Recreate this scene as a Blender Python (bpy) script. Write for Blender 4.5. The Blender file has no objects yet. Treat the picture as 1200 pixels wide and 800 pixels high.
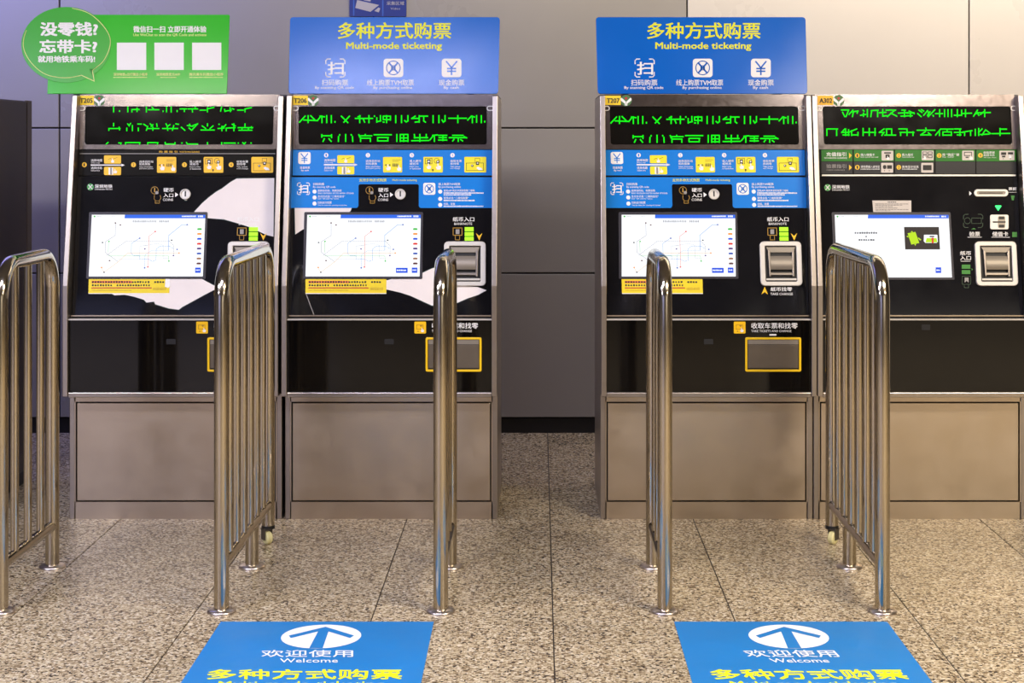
import bpy, bmesh, math, random
from mathutils import Vector, Matrix
random.seed(7)
SC = bpy.context.scene
COL = SC.collection

# ---------------------------------------------------------------- camera
F, CX, CY, H = 1930.0, 632.0, 170.0, 1.567      # focal px, vanishing point px, eye height m (1200x800 frame)
cam_d = bpy.data.cameras.new('camera')
cam_d.sensor_width = 36.0
cam_d.lens = F / 1200 * 36
cam_d.shift_x = (600 - CX) / 1200
cam_d.shift_y = (CY - 400) / 1200
cam_d.clip_end = 100
cam = bpy.data.objects.new('camera', cam_d)
cam.location = (0, 0, H)
cam.rotation_euler = (math.pi / 2, 0, 0)
COL.objects.link(cam)
SC.camera = cam

# ---------------------------------------------------------------- world, lights, exposure
SC.view_settings.view_transform = 'Standard'
SC.view_settings.look = 'None'
SC.view_settings.gamma = 1.0
SC.view_settings.use_curve_mapping = False
SC.view_settings.exposure = 0.12
W = bpy.data.worlds.new('hall_ambient'); SC.world = W; W.use_nodes = True
W.node_tree.nodes['Background'].inputs[0].default_value = (0.9, 0.92, 1.0, 1)
W.node_tree.nodes['Background'].inputs[1].default_value = 0.05

def area(name, loc, sx, sy, power, col, rot=(0, 0, 0)):
    l = bpy.data.lights.new(name, 'AREA'); l.shape = 'RECTANGLE'; l.size = sx; l.size_y = sy
    l.energy = power; l.color = col
    o = bpy.data.objects.new(name, l); o.location = loc; o.rotation_euler = rot; COL.objects.link(o)
    return o
COOL = (0.66, 0.68, 1.0); WARM = (1.0, 0.84, 0.64); NEUT = (1.0, 0.93, 0.84)
# ceiling luminaires of the hall (4 m up)
CZ = 3.97
area('ceiling_luminaire_cool', (-0.95, 2.75, CZ), 1.5, 0.9, 110, COOL)
area('ceiling_luminaire_cool_left', (-4.6, 2.3, CZ), 1.6, 0.8, 230, COOL)
area('ceiling_luminaire_warm', (3.4, 2.6, CZ), 2.2, 0.8, 270, WARM)
area('ceiling_luminaire_mid_left', (-2.7, 2.1, CZ), 1.2, 0.4, 130, NEUT)
area('ceiling_luminaire_mid_right', (2.5, 2.1, CZ), 1.2, 0.4, 130, NEUT)
area('ceiling_luminaire_back_left', (-6.6, -1.5, CZ), 2.5, 0.8, 260, (0.8, 0.8, 1.0))
area('ceiling_luminaire_back_right', (6.6, -1.5, CZ), 2.5, 0.8, 260, WARM)
FILL_TILT = (math.radians(80), 0, 0)  # unseen fill lamps added and tilted to tint and brighten the back wall
area('wall_fill_left', (-3.9, 7.9, 3.8), 2.6, 0.2, 170, (0.27, 0.29, 1.0), FILL_TILT)
area('wall_fill_mid', (0.05, 7.9, 3.8), 1.0, 0.2, 40, (1.0, 0.9, 0.70), FILL_TILT)
area('wall_fill_right', (2.9, 7.9, 3.8), 2.8, 0.2, 100, (1.0, 0.88, 0.74), FILL_TILT)
# unseen glowing panels added across the hall for tinted reflections, facing the machines
area('glow_panel_blue', (-5.8, -5.9, 2.1), 6.6, 3.2, 60, (0.45, 0.5, 1.0), (math.pi / 2, 0, 0))
area('glow_panel_white', (5.8, -5.9, 2.1), 6.6, 3.2, 50, (1.0, 0.9, 0.76), (math.pi / 2, 0, 0))

# ---------------------------------------------------------------- materials
def lin(c):
    c = c / 255
    return c / 12.92 if c <= 0.04045 else ((c + 0.055) / 1.055) ** 2.4
def rgb(r, g, b): return (lin(r), lin(g), lin(b), 1)
MATS = {}
def mat(name, col, rough=0.5, metal=0.0, spec=0.5, emit=None, estr=1.0, var=0.0, scale=30.0, stretch=(1, 1, 1),
        rvar=0.0, bump=0.0, coat=0.0):
    m = bpy.data.materials.new(name); m.use_nodes = True
    nt = m.node_tree; b = nt.nodes['Principled BSDF']
    b.inputs['Base Color'].default_value = col
    b.inputs['Roughness'].default_value = rough
    b.inputs['Metallic'].default_value = metal
    b.inputs['Specular IOR Level'].default_value = spec
    b.inputs['Coat Weight'].default_value = coat
    if emit:
        b.inputs['Emission Color'].default_value = emit
        b.inputs['Emission Strength'].default_value = estr
    if var or rvar or bump:
        tc = nt.nodes.new('ShaderNodeTexCoord'); mp = nt.nodes.new('ShaderNodeMapping')
        mp.inputs['Scale'].default_value = stretch
        nz = nt.nodes.new('ShaderNodeTexNoise'); nz.inputs['Scale'].default_value = scale
        nz.inputs['Detail'].default_value = 6
        nt.links.new(tc.outputs['Object'], mp.inputs[0]); nt.links.new(mp.outputs[0], nz.inputs['Vector'])
        if var:
            mx = nt.nodes.new('ShaderNodeMix'); mx.data_type = 'RGBA'
            mx.inputs[6].default_value = tuple(v * (1 - var) for v in col[:3]) + (1,)
            mx.inputs[7].default_value = tuple(min(1, v * (1 + var)) for v in col[:3]) + (1,)
            nt.links.new(nz.outputs['Fac'], mx.inputs[0]); nt.links.new(mx.outputs[2], b.inputs['Base Color'])
        if rvar:
            mr = nt.nodes.new('ShaderNodeMapRange')
            mr.inputs[1].default_value = 0.3; mr.inputs[2].default_value = 0.7
            mr.inputs[3].default_value = max(0.02, rough - rvar); mr.inputs[4].default_value = rough + rvar
            nt.links.new(nz.outputs['Fac'], mr.inputs[0]); nt.links.new(mr.outputs[0], b.inputs['Roughness'])
        if bump:
            bp = nt.nodes.new('ShaderNodeBump'); bp.inputs['Strength'].default_value = bump
            bp.inputs['Distance'].default_value = 0.002
            nt.links.new(nz.outputs['Fac'], bp.inputs['Height']); nt.links.new(bp.outputs[0], b.inputs['Normal'])
    MATS[name] = m
    return m

def granite(name):
    m = bpy.data.materials.new(name); m.use_nodes = True
    nt = m.node_tree; b = nt.nodes['Principled BSDF']; N = nt.nodes.new; L = nt.links.new
    tc = N('ShaderNodeTexCoord'); oi = N('ShaderNodeObjectInfo')
    ad = N('ShaderNodeVectorMath'); ad.operation = 'ADD'
    cb = N('ShaderNodeCombineXYZ'); mu = N('ShaderNodeMath'); mu.operation = 'MULTIPLY'; mu.inputs[1].default_value = 37.0
    L(oi.outputs['Random'], mu.inputs[0]); L(mu.outputs[0], cb.inputs[0]); L(mu.outputs[0], cb.inputs[1])
    L(tc.outputs['Object'], ad.inputs[0]); L(cb.outputs[0], ad.inputs[1])
    vo = N('ShaderNodeTexVoronoi'); vo.inputs['Scale'].default_value = 135; L(ad.outputs[0], vo.inputs['Vector'])
    sp = N('ShaderNodeSeparateColor'); L(vo.outputs['Color'], sp.inputs[0])
    r1 = N('ShaderNodeValToRGB'); e = r1.color_ramp.elements
    r1.color_ramp.interpolation = 'CONSTANT'
    e[0].position = 0.0; e[0].color = rgb(62, 50, 40)
    e[1].position = 0.12; e[1].color = rgb(126, 108, 82)
    for p, c in ((0.34, rgb(166, 149, 118)), (0.58, rgb(192, 177, 146)), (0.84, rgb(214, 202, 176))):
        q = e.new(p); q.color = c
    L(sp.outputs[0], r1.inputs[0])
    nz = N('ShaderNodeTexNoise'); nz.inputs['Scale'].default_value = 3.0; nz.inputs['Detail'].default_value = 4
    L(ad.outputs[0], nz.inputs['Vector'])
    mr = N('ShaderNodeMapRange'); mr.inputs[1].default_value = 0.3; mr.inputs[2].default_value = 0.7
    mr.inputs[3].default_value = 0.86; mr.inputs[4].default_value = 1.08; L(nz.outputs['Fac'], mr.inputs[0])
    m2 = N('ShaderNodeMapRange'); m2.inputs[3].default_value = 0.90; m2.inputs[4].default_value = 1.06
    L(oi.outputs['Random'], m2.inputs[0])
    mm = N('ShaderNodeMath'); mm.operation = 'MULTIPLY'; L(mr.outputs[0], mm.inputs[0]); L(m2.outputs[0], mm.inputs[1])
    vm = N('ShaderNodeVectorMath'); vm.operation = 'SCALE'; L(r1.outputs[0], vm.inputs[0]); L(mm.outputs[0], vm.inputs['Scale'])
    L(vm.outputs[0], b.inputs['Base Color'])
    b.inputs['Roughness'].default_value = 0.27
    b.inputs['Specular IOR Level'].default_value = 0.42
    MATS[name] = m
    return m

granite('granite')
mat('grout', rgb(36, 28, 22), 0.9, var=0.2)
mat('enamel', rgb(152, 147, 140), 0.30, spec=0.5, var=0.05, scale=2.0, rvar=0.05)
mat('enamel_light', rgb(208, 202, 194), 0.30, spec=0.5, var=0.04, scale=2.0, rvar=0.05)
mat('wall_gap', rgb(26, 26, 32), 0.8, var=0.1)
mat('skirting', rgb(22, 20, 20), 0.45, var=0.2, scale=8)
mat('plaster', rgb(104, 100, 96), 0.8, var=0.04)
mat('ceiling_paint', rgb(120, 118, 116), 0.8, var=0.04)
mat('steel_plate', rgb(142, 132, 130), 0.16, 1.0, var=0.03, scale=60, rvar=0.02)
mat('steel', rgb(206, 190, 168), 0.36, 1.0, var=0.06, scale=9, stretch=(1, 1, 1), rvar=0.06)
mat('steel_brushed', rgb(176, 166, 156), 0.34, 1.0, var=0.03, scale=90, stretch=(1, 1, 1), rvar=0.03)
mat('steel_polished', rgb(190, 180, 162), 0.13, 1.0, var=0.08, scale=60, stretch=(1, 1, 0.05), rvar=0.04)
mat('tray_metal', rgb(122, 112, 98), 0.42, 0.8, var=0.18, scale=9)
mat('flange_steel', rgb(214, 202, 192), 0.3, 1.0, var=0.05)
mat('steel_side', rgb(150, 142, 130), 0.5, 0.7, var=0.06)
mat('black_gloss', rgb(17, 17, 21), 0.10, spec=0.5, var=0.25, scale=6, rvar=0.03)
mat('black_glass', rgb(8, 7, 7), 0.06, spec=0.36, var=0.2, scale=5, rvar=0.02)
mat('guide_black', rgb(15, 13, 13), 0.16, spec=0.3, var=0.2, scale=8)
mat('black_matt', rgb(14, 13, 13), 0.5, var=0.2)
mat('dark_body', rgb(38, 36, 36), 0.5, var=0.15)
mat('led_glass', rgb(12, 11, 10), 0.09, spec=0.5, var=0.3, scale=8, rvar=0.02)
mat('led_green', rgb(2, 8, 2), 0.5, spec=0.1, emit=(0.0, 1.0, 0.004, 1), estr=1.0, var=0.1)
mat('blue_sign', rgb(0, 102, 205), 0.2, spec=0.4, var=0.05, scale=4, rvar=0.03)
mat('blue_guide', rgb(14, 128, 222), 0.25, spec=0.4, var=0.04, scale=6)
mat('blue_floor', rgb(18, 122, 194), 0.42, spec=0.35, var=0.10, scale=5, rvar=0.08)
mat('blue_deep', rgb(22, 44, 128), 0.4, var=0.1)
mat('blue_deep_line', rgb(50, 92, 180), 0.4, var=0.05)
mat('green_sign', rgb(50, 190, 36), 0.2, spec=0.3, var=0.12, scale=3, rvar=0.03)
mat('green_bubble', rgb(70, 178, 62), 0.2, spec=0.3, var=0.10, scale=3)
mat('green_guide', rgb(34, 118, 22), 0.25, spec=0.25, var=0.08)
mat('grey_guide', rgb(44, 44, 45), 0.25, spec=0.25, var=0.08)
mat('green_logo', rgb(52, 152, 62), 0.4, var=0.06)
mat('green_emblem', rgb(66, 112, 56), 0.5, var=0.2, scale=60)
mat('red_dot', rgb(190, 30, 34), 0.5, var=0.05)
mat('white_print', rgb(244, 243, 240), 0.5, var=0.02)
mat('grey_print', rgb(150, 146, 142), 0.5, var=0.05)
mat('yellow_print', rgb(236, 238, 12), 0.5, var=0.02)
mat('pale_yellow_print', rgb(236, 240, 150), 0.5, var=0.02)
mat('amber_print', rgb(250, 196, 0), 0.45, var=0.03)
mat('lemon_tile', rgb(248, 232, 12), 0.45, var=0.03)
mat('gold_line', rgb(176, 134, 30), 0.45, var=0.06)
mat('dark_print', rgb(34, 30, 26), 0.6, var=0.1)
mat('sticker_yellow', rgb(238, 212, 20), 0.45, var=0.05, scale=20)
mat('sticker_orange', rgb(232, 128, 60), 0.5, var=0.05)
mat('sticker_red', rgb(190, 84, 40), 0.5, var=0.05)
mat('paper', rgb(214, 206, 196), 0.7, var=0.04)
mat('worn_white', rgb(236, 228, 224), 0.45, var=0.05, scale=14)
mat('worn_edge', rgb(20, 60, 50), 0.5, var=0.1)
mat('tag_yellow', rgb(250, 214, 20), 0.5, var=0.03)
mat('tag_amber', rgb(250, 190, 24), 0.5, var=0.03)
mat('tray_yellow', rgb(246, 200, 12), 0.4, var=0.03)
mat('lime_lit', rgb(150, 235, 10), 0.5, emit=(0.38, 0.90, 0.0, 1), estr=0.55, var=0.03)
mat('green_lit', rgb(20, 200, 80), 0.5, emit=(0.02, 0.9, 0.2, 1), estr=1.2, var=0.03)
mat('green_dim', rgb(50, 132, 40), 0.5, var=0.06)
mat('green_line', rgb(34, 62, 34), 0.5, var=0.06)
mat('silver_ring', rgb(214, 210, 202), 0.42, 0.35, var=0.04, rvar=0.03)
mat('bezel', rgb(52, 50, 58), 0.35, spec=0.4, var=0.08)
mat('brown_side', rgb(58, 48, 42), 0.4, spec=0.4, var=0.06, scale=5)
mat('brown_edge', rgb(88, 76, 66), 0.4, spec=0.4, var=0.06)
mat('caster_cream', rgb(214, 206, 150), 0.5, var=0.05)
mat('caster_grey', rgb(110, 104, 96), 0.4, 0.8, var=0.1)
mat('cam_grey', rgb(176, 172, 176), 0.5, var=0.03)
def emis(name, r, g, b, s=1.0):
    c = rgb(r, g, b); return mat(name, rgb(16, 16, 18), 0.3, spec=0.2, emit=c, estr=s, var=0.02)
emis('scr_white', 250, 252, 255, 1.05)
emis('scr_off', 226, 230, 238, 0.95)
emis('scr_blue', 44, 104, 232); emis('scr_btn', 30, 80, 226); emis('scr_green', 70, 190, 70)
emis('scr_orange', 240, 150, 60); emis('scr_red', 226, 50, 40); emis('scr_purple', 90, 60, 130)
emis('scr_navy', 60, 90, 180); emis('scr_brown', 160, 110, 80); emis('scr_maroon', 96, 50, 50)
emis('scr_grey', 168, 170, 180); emis('scr_lgrey', 205, 208, 214); emis('scr_lblue', 150, 180, 226)
emis('scr_pink', 238, 150, 140); emis('scr_peach', 240, 196, 150); emis('scr_mint', 160, 214, 160)
emis('scr_dark', 52, 44, 40); emis('scr_lime', 186, 226, 20); emis('scr_text', 70, 70, 76)

# ---------------------------------------------------------------- surfaces: photo pixel -> point on a real plane
class Slant:                                    # y = a + b (z - z0), facing the hall
    def __init__(s, a, b=0.0, z0=0.0):
        s.a, s.b, s.z0 = a, b, z0
        s.n = Vector((0, -1, b)).normalized()
    def __call__(s, x, y, h=0.0):
        d = (s.a + s.b * (H - s.z0)) / (1 + s.b * (y - CY) / F)
        return Vector(((x - CX) / F * d, d, H - (y - CY) / F * d)) + s.n * h
class Ground:
    n = Vector((0, 0, 1))
    def __call__(s, x, y, h=0.0):
        d = F * H / (y - CY)
        return Vector(((x - CX) / F * d, d, h))
FLOOR = Ground()
PANEL = Slant(6.855, 0.16, 0.86)                # tilted operating face
LOWER = Slant(6.822)                            # upright black face below it
KICK = Slant(6.905)                             # steel base cabinet
WALL = Slant(8.97)
SIGN = Slant(7.05, 0.22, 1.786)

# ---------------------------------------------------------------- mesh builder
TXT = {}
def text_geo(s):
    k = s
    if k not in TXT:
        c = bpy.data.curves.new('lettering', 'FONT'); c.body = s; c.size = 1; c.resolution_u = 2
        o = bpy.data.objects.new('lettering', c); m = o.to_mesh()
        vs = [(v.co.x, v.co.y) for v in m.vertices]; fs = [tuple(p.vertices) for p in m.polygons]
        o.to_mesh_clear(); bpy.data.objects.remove(o); bpy.data.curves.remove(c)
        xs = [v[0] for v in vs]; ys = [v[1] for v in vs]
        x0, x1, y0, y1 = min(xs), max(xs), min(ys), max(ys)
        TXT[k] = ([((x - x0) / (x1 - x0), (y1 - y) / (y1 - y0)) for x, y in vs], fs)
    return TXT[k]

def rr(x0, y0, x1, y1, r, n=4):
    p = []
    for cx, cy, a in ((x1 - r, y0 + r, -90), (x1 - r, y1 - r, 0), (x0 + r, y1 - r, 90), (x0 + r, y0 + r, 180)):
        for i in range(n + 1):
            t = math.radians(a + 90 * i / n); p.append((cx + r * math.cos(t), cy + r * math.sin(t)))
    return p
def circ(cx, cy, r, n=20, ry=None):
    ry = ry or r
    return [(cx + r * math.cos(2 * math.pi * i / n), cy + ry * math.sin(2 * math.pi * i / n)) for i in range(n)]
def box4(x0, y0, x1, y1): return [(x0, y0), (x1, y0), (x1, y1), (x0, y1)]

class MB:
    def __init__(s, plane=None, dx=None):
        s.v, s.f, s.pl, s.dx = [], [], plane, dx or (lambda y: 0.0)
        s.cuts = []
    def mark(s):
        if not s.hold: s.cuts.append((len(s.v), len(s.f)))
    hold = False
    def P(s, x, y, h): return s.pl(x + s.dx(y), y, h)
    def flat(s, pts, h):                                  # printed shape
        s.mark(); i = len(s.v); s.v += [s.P(x, y, h) for x, y in pts]; s.f.append(tuple(range(i, i + len(pts)))); return s
    def plate(s, pts, h0, h1, bev=0.0):                   # solid plate from h0 to h1 above the plane
        n = len(pts); i = len(s.v)
        s.v += [s.P(x, y, h0) for x, y in pts] + [s.P(x, y, h1) for x, y in pts]
        s.f += [tuple(range(i + n, i + 2 * n)), tuple(range(i + n - 1, i - 1, -1))]
        s.f += [(i + k, i + (k + 1) % n, i + n + (k + 1) % n, i + n + k) for k in range(n)]
        return s
    def ring(s, po, pi, h0, h1):                          # frame between two outlines of equal length
        n = len(po); i = len(s.v)
        for pts, h in ((po, h0), (po, h1), (pi, h1), (pi, h0)): s.v += [s.P(x, y, h) for x, y in pts]
        for a in range(4):
            b = (a + 1) % 4
            for k in range(n):
                k2 = (k + 1) % n
                s.f.append((i + a * n + k, i + a * n + k2, i + b * n + k2, i + b * n + k))
        return s
    def line(s, pts, w, h, closed=False):                 # stroke of width w px
        if closed: pts = list(pts) + [pts[0]]
        for (x0, y0), (x1, y1) in zip(pts, pts[1:]):
            dx, dy = x1 - x0, y1 - y0; L = math.hypot(dx, dy) or 1e-6
            ux, uy = dx / L * w / 2, dy / L * w / 2
            a, b, c, d = x0 - ux, y0 - uy, x1 + ux, y1 + uy
            s.flat([(a - uy, b + ux), (c - uy, d + ux), (c + uy, d - ux), (a + uy, b - ux)], h)
        return s
    def text(s, t, x0, y0, x1, y1, h, off=0.012):
        vs, fs = text_geo(t); s.mark()
        e = off * (y1 - y0) * (1.4 if y1 - y0 > 7 else 0.9 if y1 - y0 > 3.4 else 0.45)                          # heavier weight: the same glyphs laid again a hair aside
        for n, (ex, ey) in enumerate(((-e, -e * .6), (e, e * .6), (-e, e * .6), (e, -e * .6)) if off > 0 else ((0, 0),)):
            i = len(s.v)
            s.v += [s.P(x0 + e + u * (x1 - x0 - 2 * e) + ex, y0 + e * .6 + v * (y1 - y0 - 1.2 * e) + ey, h + n * .00012) for u, v in vs]
            s.f += [tuple(i + k for k in f) for f in fs]
        return s
    def blobs(s, x0, y0, x1, y1, h, pitch=3.0, fill=0.62):  # row of unreadably small characters
        x = x0; s.mark(); s.hold = True
        rnd = random.Random(int(x0 * 7 + y0 * 13))
        while x + pitch * fill <= x1:
            w = pitch * fill * rnd.uniform(0.75, 1.1)
            t = y0 + (y1 - y0) * rnd.uniform(0, 0.18)
            s.flat(box4(x, t, min(x + w, x1), y1), h); x += pitch
        s.hold = False
        return s
    # --- metric shapes
    def box(s, x0, x1, y0, y1, z0, z1):
        i = len(s.v)
        s.v += [Vector((x, y, z)) for z in (z0, z1) for y in (y0, y1) for x in (x0, x1)]
        s.f += [tuple(i + k for k in f) for f in ((0, 2, 3, 1), (4, 5, 7, 6), (0, 1, 5, 4), (2, 6, 7, 3), (0, 4, 6, 2), (1, 3, 7, 5))]
        return s
    def profile(s, yz, x0, x1):                           # side profile extruded across
        n = len(yz); i = len(s.v)
        s.v += [Vector((x0, y, z)) for y, z in yz] + [Vector((x1, y, z)) for y, z in yz]
        s.f += [tuple(range(i + n - 1, i - 1, -1)), tuple(range(i + n, i + 2 * n))]
        s.f += [(i + k, i + (k + 1) % n, i + n + (k + 1) % n, i + n + k) for k in range(n)]
        return s
    def tube(s, path, r, seg=20, cap=True):
        path = [Vector(p) for p in path]; i = len(s.v); n = len(path)
        t0 = (path[1] - path[0]).normalized()
        up = Vector((1, 0, 0)) if abs(t0.x) < 0.9 else Vector((0, 0, 1))
        for k, p in enumerate(path):
            t = (path[min(k + 1, n - 1)] - path[max(k - 1, 0)]).normalized()
            a = (up - t * up.dot(t)).normalized(); b = t.cross(a); up = a
            s.v += [p + (a * math.cos(2 * math.pi * j / seg) + b * math.sin(2 * math.pi * j / seg)) * r for j in range(seg)]
        for k in range(n - 1):
            for j in range(seg):
                j2 = (j + 1) % seg
                s.f.append((i + k * seg + j, i + k * seg + j2, i + (k + 1) * seg + j2, i + (k + 1) * seg + j))
        if cap:
            s.f.append(tuple(range(i + seg - 1, i - 1, -1))); s.f.append(tuple(range(i + (n - 1) * seg, i + n * seg)))
        return s
    def lathe(s, prof, c, axis='z', seg=28):              # prof: (radius, height)
        i = len(s.v); c = Vector(c); n = len(prof)
        for r, h in prof:
            for j in range(seg):
                a = 2 * math.pi * j / seg; x, y = r * math.cos(a), r * math.sin(a)
                s.v.append(c + (Vector((x, y, h)) if axis == 'z' else Vector((h, x, y))))
        for k in range(n - 1):
            for j in range(seg):
                j2 = (j + 1) % seg
                s.f.append((i + k * seg + j, i + k * seg + j2, i + (k + 1) * seg + j2, i + (k + 1) * seg + j))
        s.f.append(tuple(range(i + seg - 1, i - 1, -1))); s.f.append(tuple(range(i + (n - 1) * seg, i + n * seg)))
        return s
    def build(s, name, material, parent=None, smooth=False, bevel=0.0, origin=None):
        if name in ('lettering', 'pictogram', 'led_lettering', 'icon', 'border_line') and len(s.cuts) > 1: return s.split(name, material, parent)
        return s.make(name, material, parent, smooth, bevel, origin)
    def split(s, name, material, parent):                 # each phrase or mark an object; the tiniest marks stay together
        ends = s.cuts[1:] + [(len(s.v), len(s.f))]
        ch = []
        for (a, fa), (b, fb) in zip(s.cuts, ends):
            px = [(CX + v.x * F / v.y, CY - (v.z - H) * F / v.y) for v in s.v[a:b]]
            bb = (min(p[0] for p in px), min(p[1] for p in px), max(p[0] for p in px), max(p[1] for p in px))
            ch.append([bb, [(a, b, fa, fb)]])
        m = 1
        ex, ey = (4, 2.4) if name == 'led_lettering' else (-.02, -.02)
        while m:
            m = 0; out = []
            for c in ch:
                for d in out:
                    p, q = c[0], d[0]
                    if p[0] - ex < q[2] and q[0] - ex < p[2] and p[1] - ey < q[3] and q[1] - ey < p[3]:
                        d[0] = (min(p[0], q[0]), min(p[1], q[1]), max(p[2], q[2]), max(p[3], q[3])); d[1] += c[1]; m = 1; break
                else: out.append(c)
            ch = out
        big = [c for c in ch if c[0][2] - c[0][0] >= 7]; small = [c for c in ch if c[0][2] - c[0][0] < 7]
        gs = [c[1] for c in big] + ([sum((c[1] for c in small), [])] if small else [])
        for n, g in enumerate(gs):
            r = MB()
            for a, b, fa, fb in g:
                k = len(r.v) - a; r.v += s.v[a:b]; r.f += [tuple(i + k for i in f) for f in s.f[fa:fb]]
            o = r.make(name, material, parent)
            if small and n == len(big) and len(small) > 1: o['kind'] = 'stuff'
        return o
    def make(s, name, material, parent=None, smooth=False, bevel=0.0, origin=None):
        org = parent['_o'] if parent is not None else (origin or (0, 0, 0))
        org = Vector(org)
        me = bpy.data.meshes.new(name)
        me.from_pydata([tuple(v - org) for v in s.v], [], s.f)
        bm = bmesh.new(); bm.from_mesh(me)
        if bevel or smooth: bmesh.ops.remove_doubles(bm, verts=bm.verts, dist=1e-6)
        if bevel:
            bmesh.ops.recalc_face_normals(bm, faces=bm.faces)
            es = [e for e in bm.edges if len(e.link_faces) == 2 and e.calc_face_angle(0) > 0.6]
            bmesh.ops.bevel(bm, geom=es, offset=bevel, segments=2, profile=0.5, affect='EDGES', clamp_overlap=True)
        elif any(len(e.link_faces) == 2 for e in bm.edges):
            bmesh.ops.recalc_face_normals(bm, faces=bm.faces)
        bm.to_mesh(me); bm.free()
        me.materials.append(MATS[material])
        if smooth:
            for p in me.polygons: p.use_smooth = True
            me.set_sharp_from_angle(angle=math.radians(38))
        o = bpy.data.objects.new(name, me); COL.objects.link(o)
        if parent is not None: o.parent = parent
        else: o.location = org
        o['_o'] = tuple(org)
        return o
def thing(name, label, cat, loc, group=None):
    o = bpy.data.objects.new(name, None); o.empty_display_size = 0.1; COL.objects.link(o)
    o.location = loc; o['_o'] = tuple(loc); o['label'] = label; o['category'] = cat
    if group: o['group'] = group
    return o
def struct(o): o['kind'] = 'structure'; return o

# ---------------------------------------------------------------- room
T = 0.6
tx0, ty1 = 0.045 - 7 * T, 5.019 + 6.67 * T
cols, rows = 14, 12
floor = MB().box(-12, 12, -6, 9.3, -0.12, -0.003).build('floor', 'grout'); struct(floor)
x_lo, x_hi = 0.045 - 7 * T, 0.045 + 7 * T
y_rows = [5.019 + T * k for k in range(-4, 8)]
y_lo, y_hi = y_rows[0], 9.3
tile_me = None
for r, y0 in enumerate(y_rows):
    y1 = min(y0 + T, y_hi)
    for c in range(14):
        xx = x_lo + c * T
        if y1 - y0 > T - 1e-4:
            if tile_me is None:
                g = 0.0020
                t = MB().box(g, T - g, g, T - g, -0.012, 0.0).build('tile', 'granite', bevel=0.0008)
                tile_me = t.data
            else:
                t = bpy.data.objects.new('tile', tile_me); COL.objects.link(t)
            t.location = (xx, y0, 0)
        else:
            t = MB().box(0.001, T - 0.001, 0.001, y1 - y0, -0.012, 0.0).build('tile', 'granite'); t.location = (xx, y0, 0)
        t.parent = floor
ap = MB()
ap.box(-12, x_lo - 0.002, -6, 9.3, -0.01, 0).box(x_hi + 0.002, 12, -6, 9.3, -0.01, 0).box(x_lo, x_hi, -6, y_lo - 0.002, -0.01, 0)
ap.build('outer_paving', 'granite', floor)
wall = MB().box(-12, 12, 8.985, 9.3, 0, 4.1).build('wall_back', 'wall_gap'); struct(wall)
seams = [-9.438, -7.731, -6.024, -4.317, -2.61, -0.903, 0.804, 2.338, 4.045, 5.752, 7.459, 9.166]
zs = [0.084, 0.870, 1.660, 2.450, 3.240, 4.0]
for i in range(len(seams) - 1):
    for k in range(5):
        g = 0.004
        w = seams[i + 1] - seams[i]; hh = zs[k + 1] - zs[k]
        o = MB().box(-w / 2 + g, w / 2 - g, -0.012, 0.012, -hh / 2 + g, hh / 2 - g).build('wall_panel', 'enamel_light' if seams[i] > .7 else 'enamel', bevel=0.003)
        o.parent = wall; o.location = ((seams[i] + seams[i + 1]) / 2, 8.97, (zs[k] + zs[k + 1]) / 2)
        o.rotation_euler = (random.uniform(-.002, .002), 0, random.uniform(-.002, .002))
struct(MB().box(-12, 12, 8.972, 8.988, 0, 0.08).build('baseboard_back', 'skirting', origin=(0, 8.98, 0)))
struct(MB().box(-12, 12, -6.2, 9.3, 4.0, 4.1).build('ceiling', 'ceiling_paint', origin=(0, 2, 4.0)))
struct(MB().box(-12.2, -12, -6.2, 9.3, 0, 4.1).build('wall_left', 'plaster', origin=(-12.1, 2, 0)))
struct(MB().box(12, 12.2, -6.2, 9.3, 0, 4.1).build('wall_right', 'plaster', origin=(12.1, 2, 0)))
struct(MB().box(-12, 12, -6.2, -6, 0, 4.1).build('wall_front', 'plaster', origin=(0, -6.1, 0)))

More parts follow.
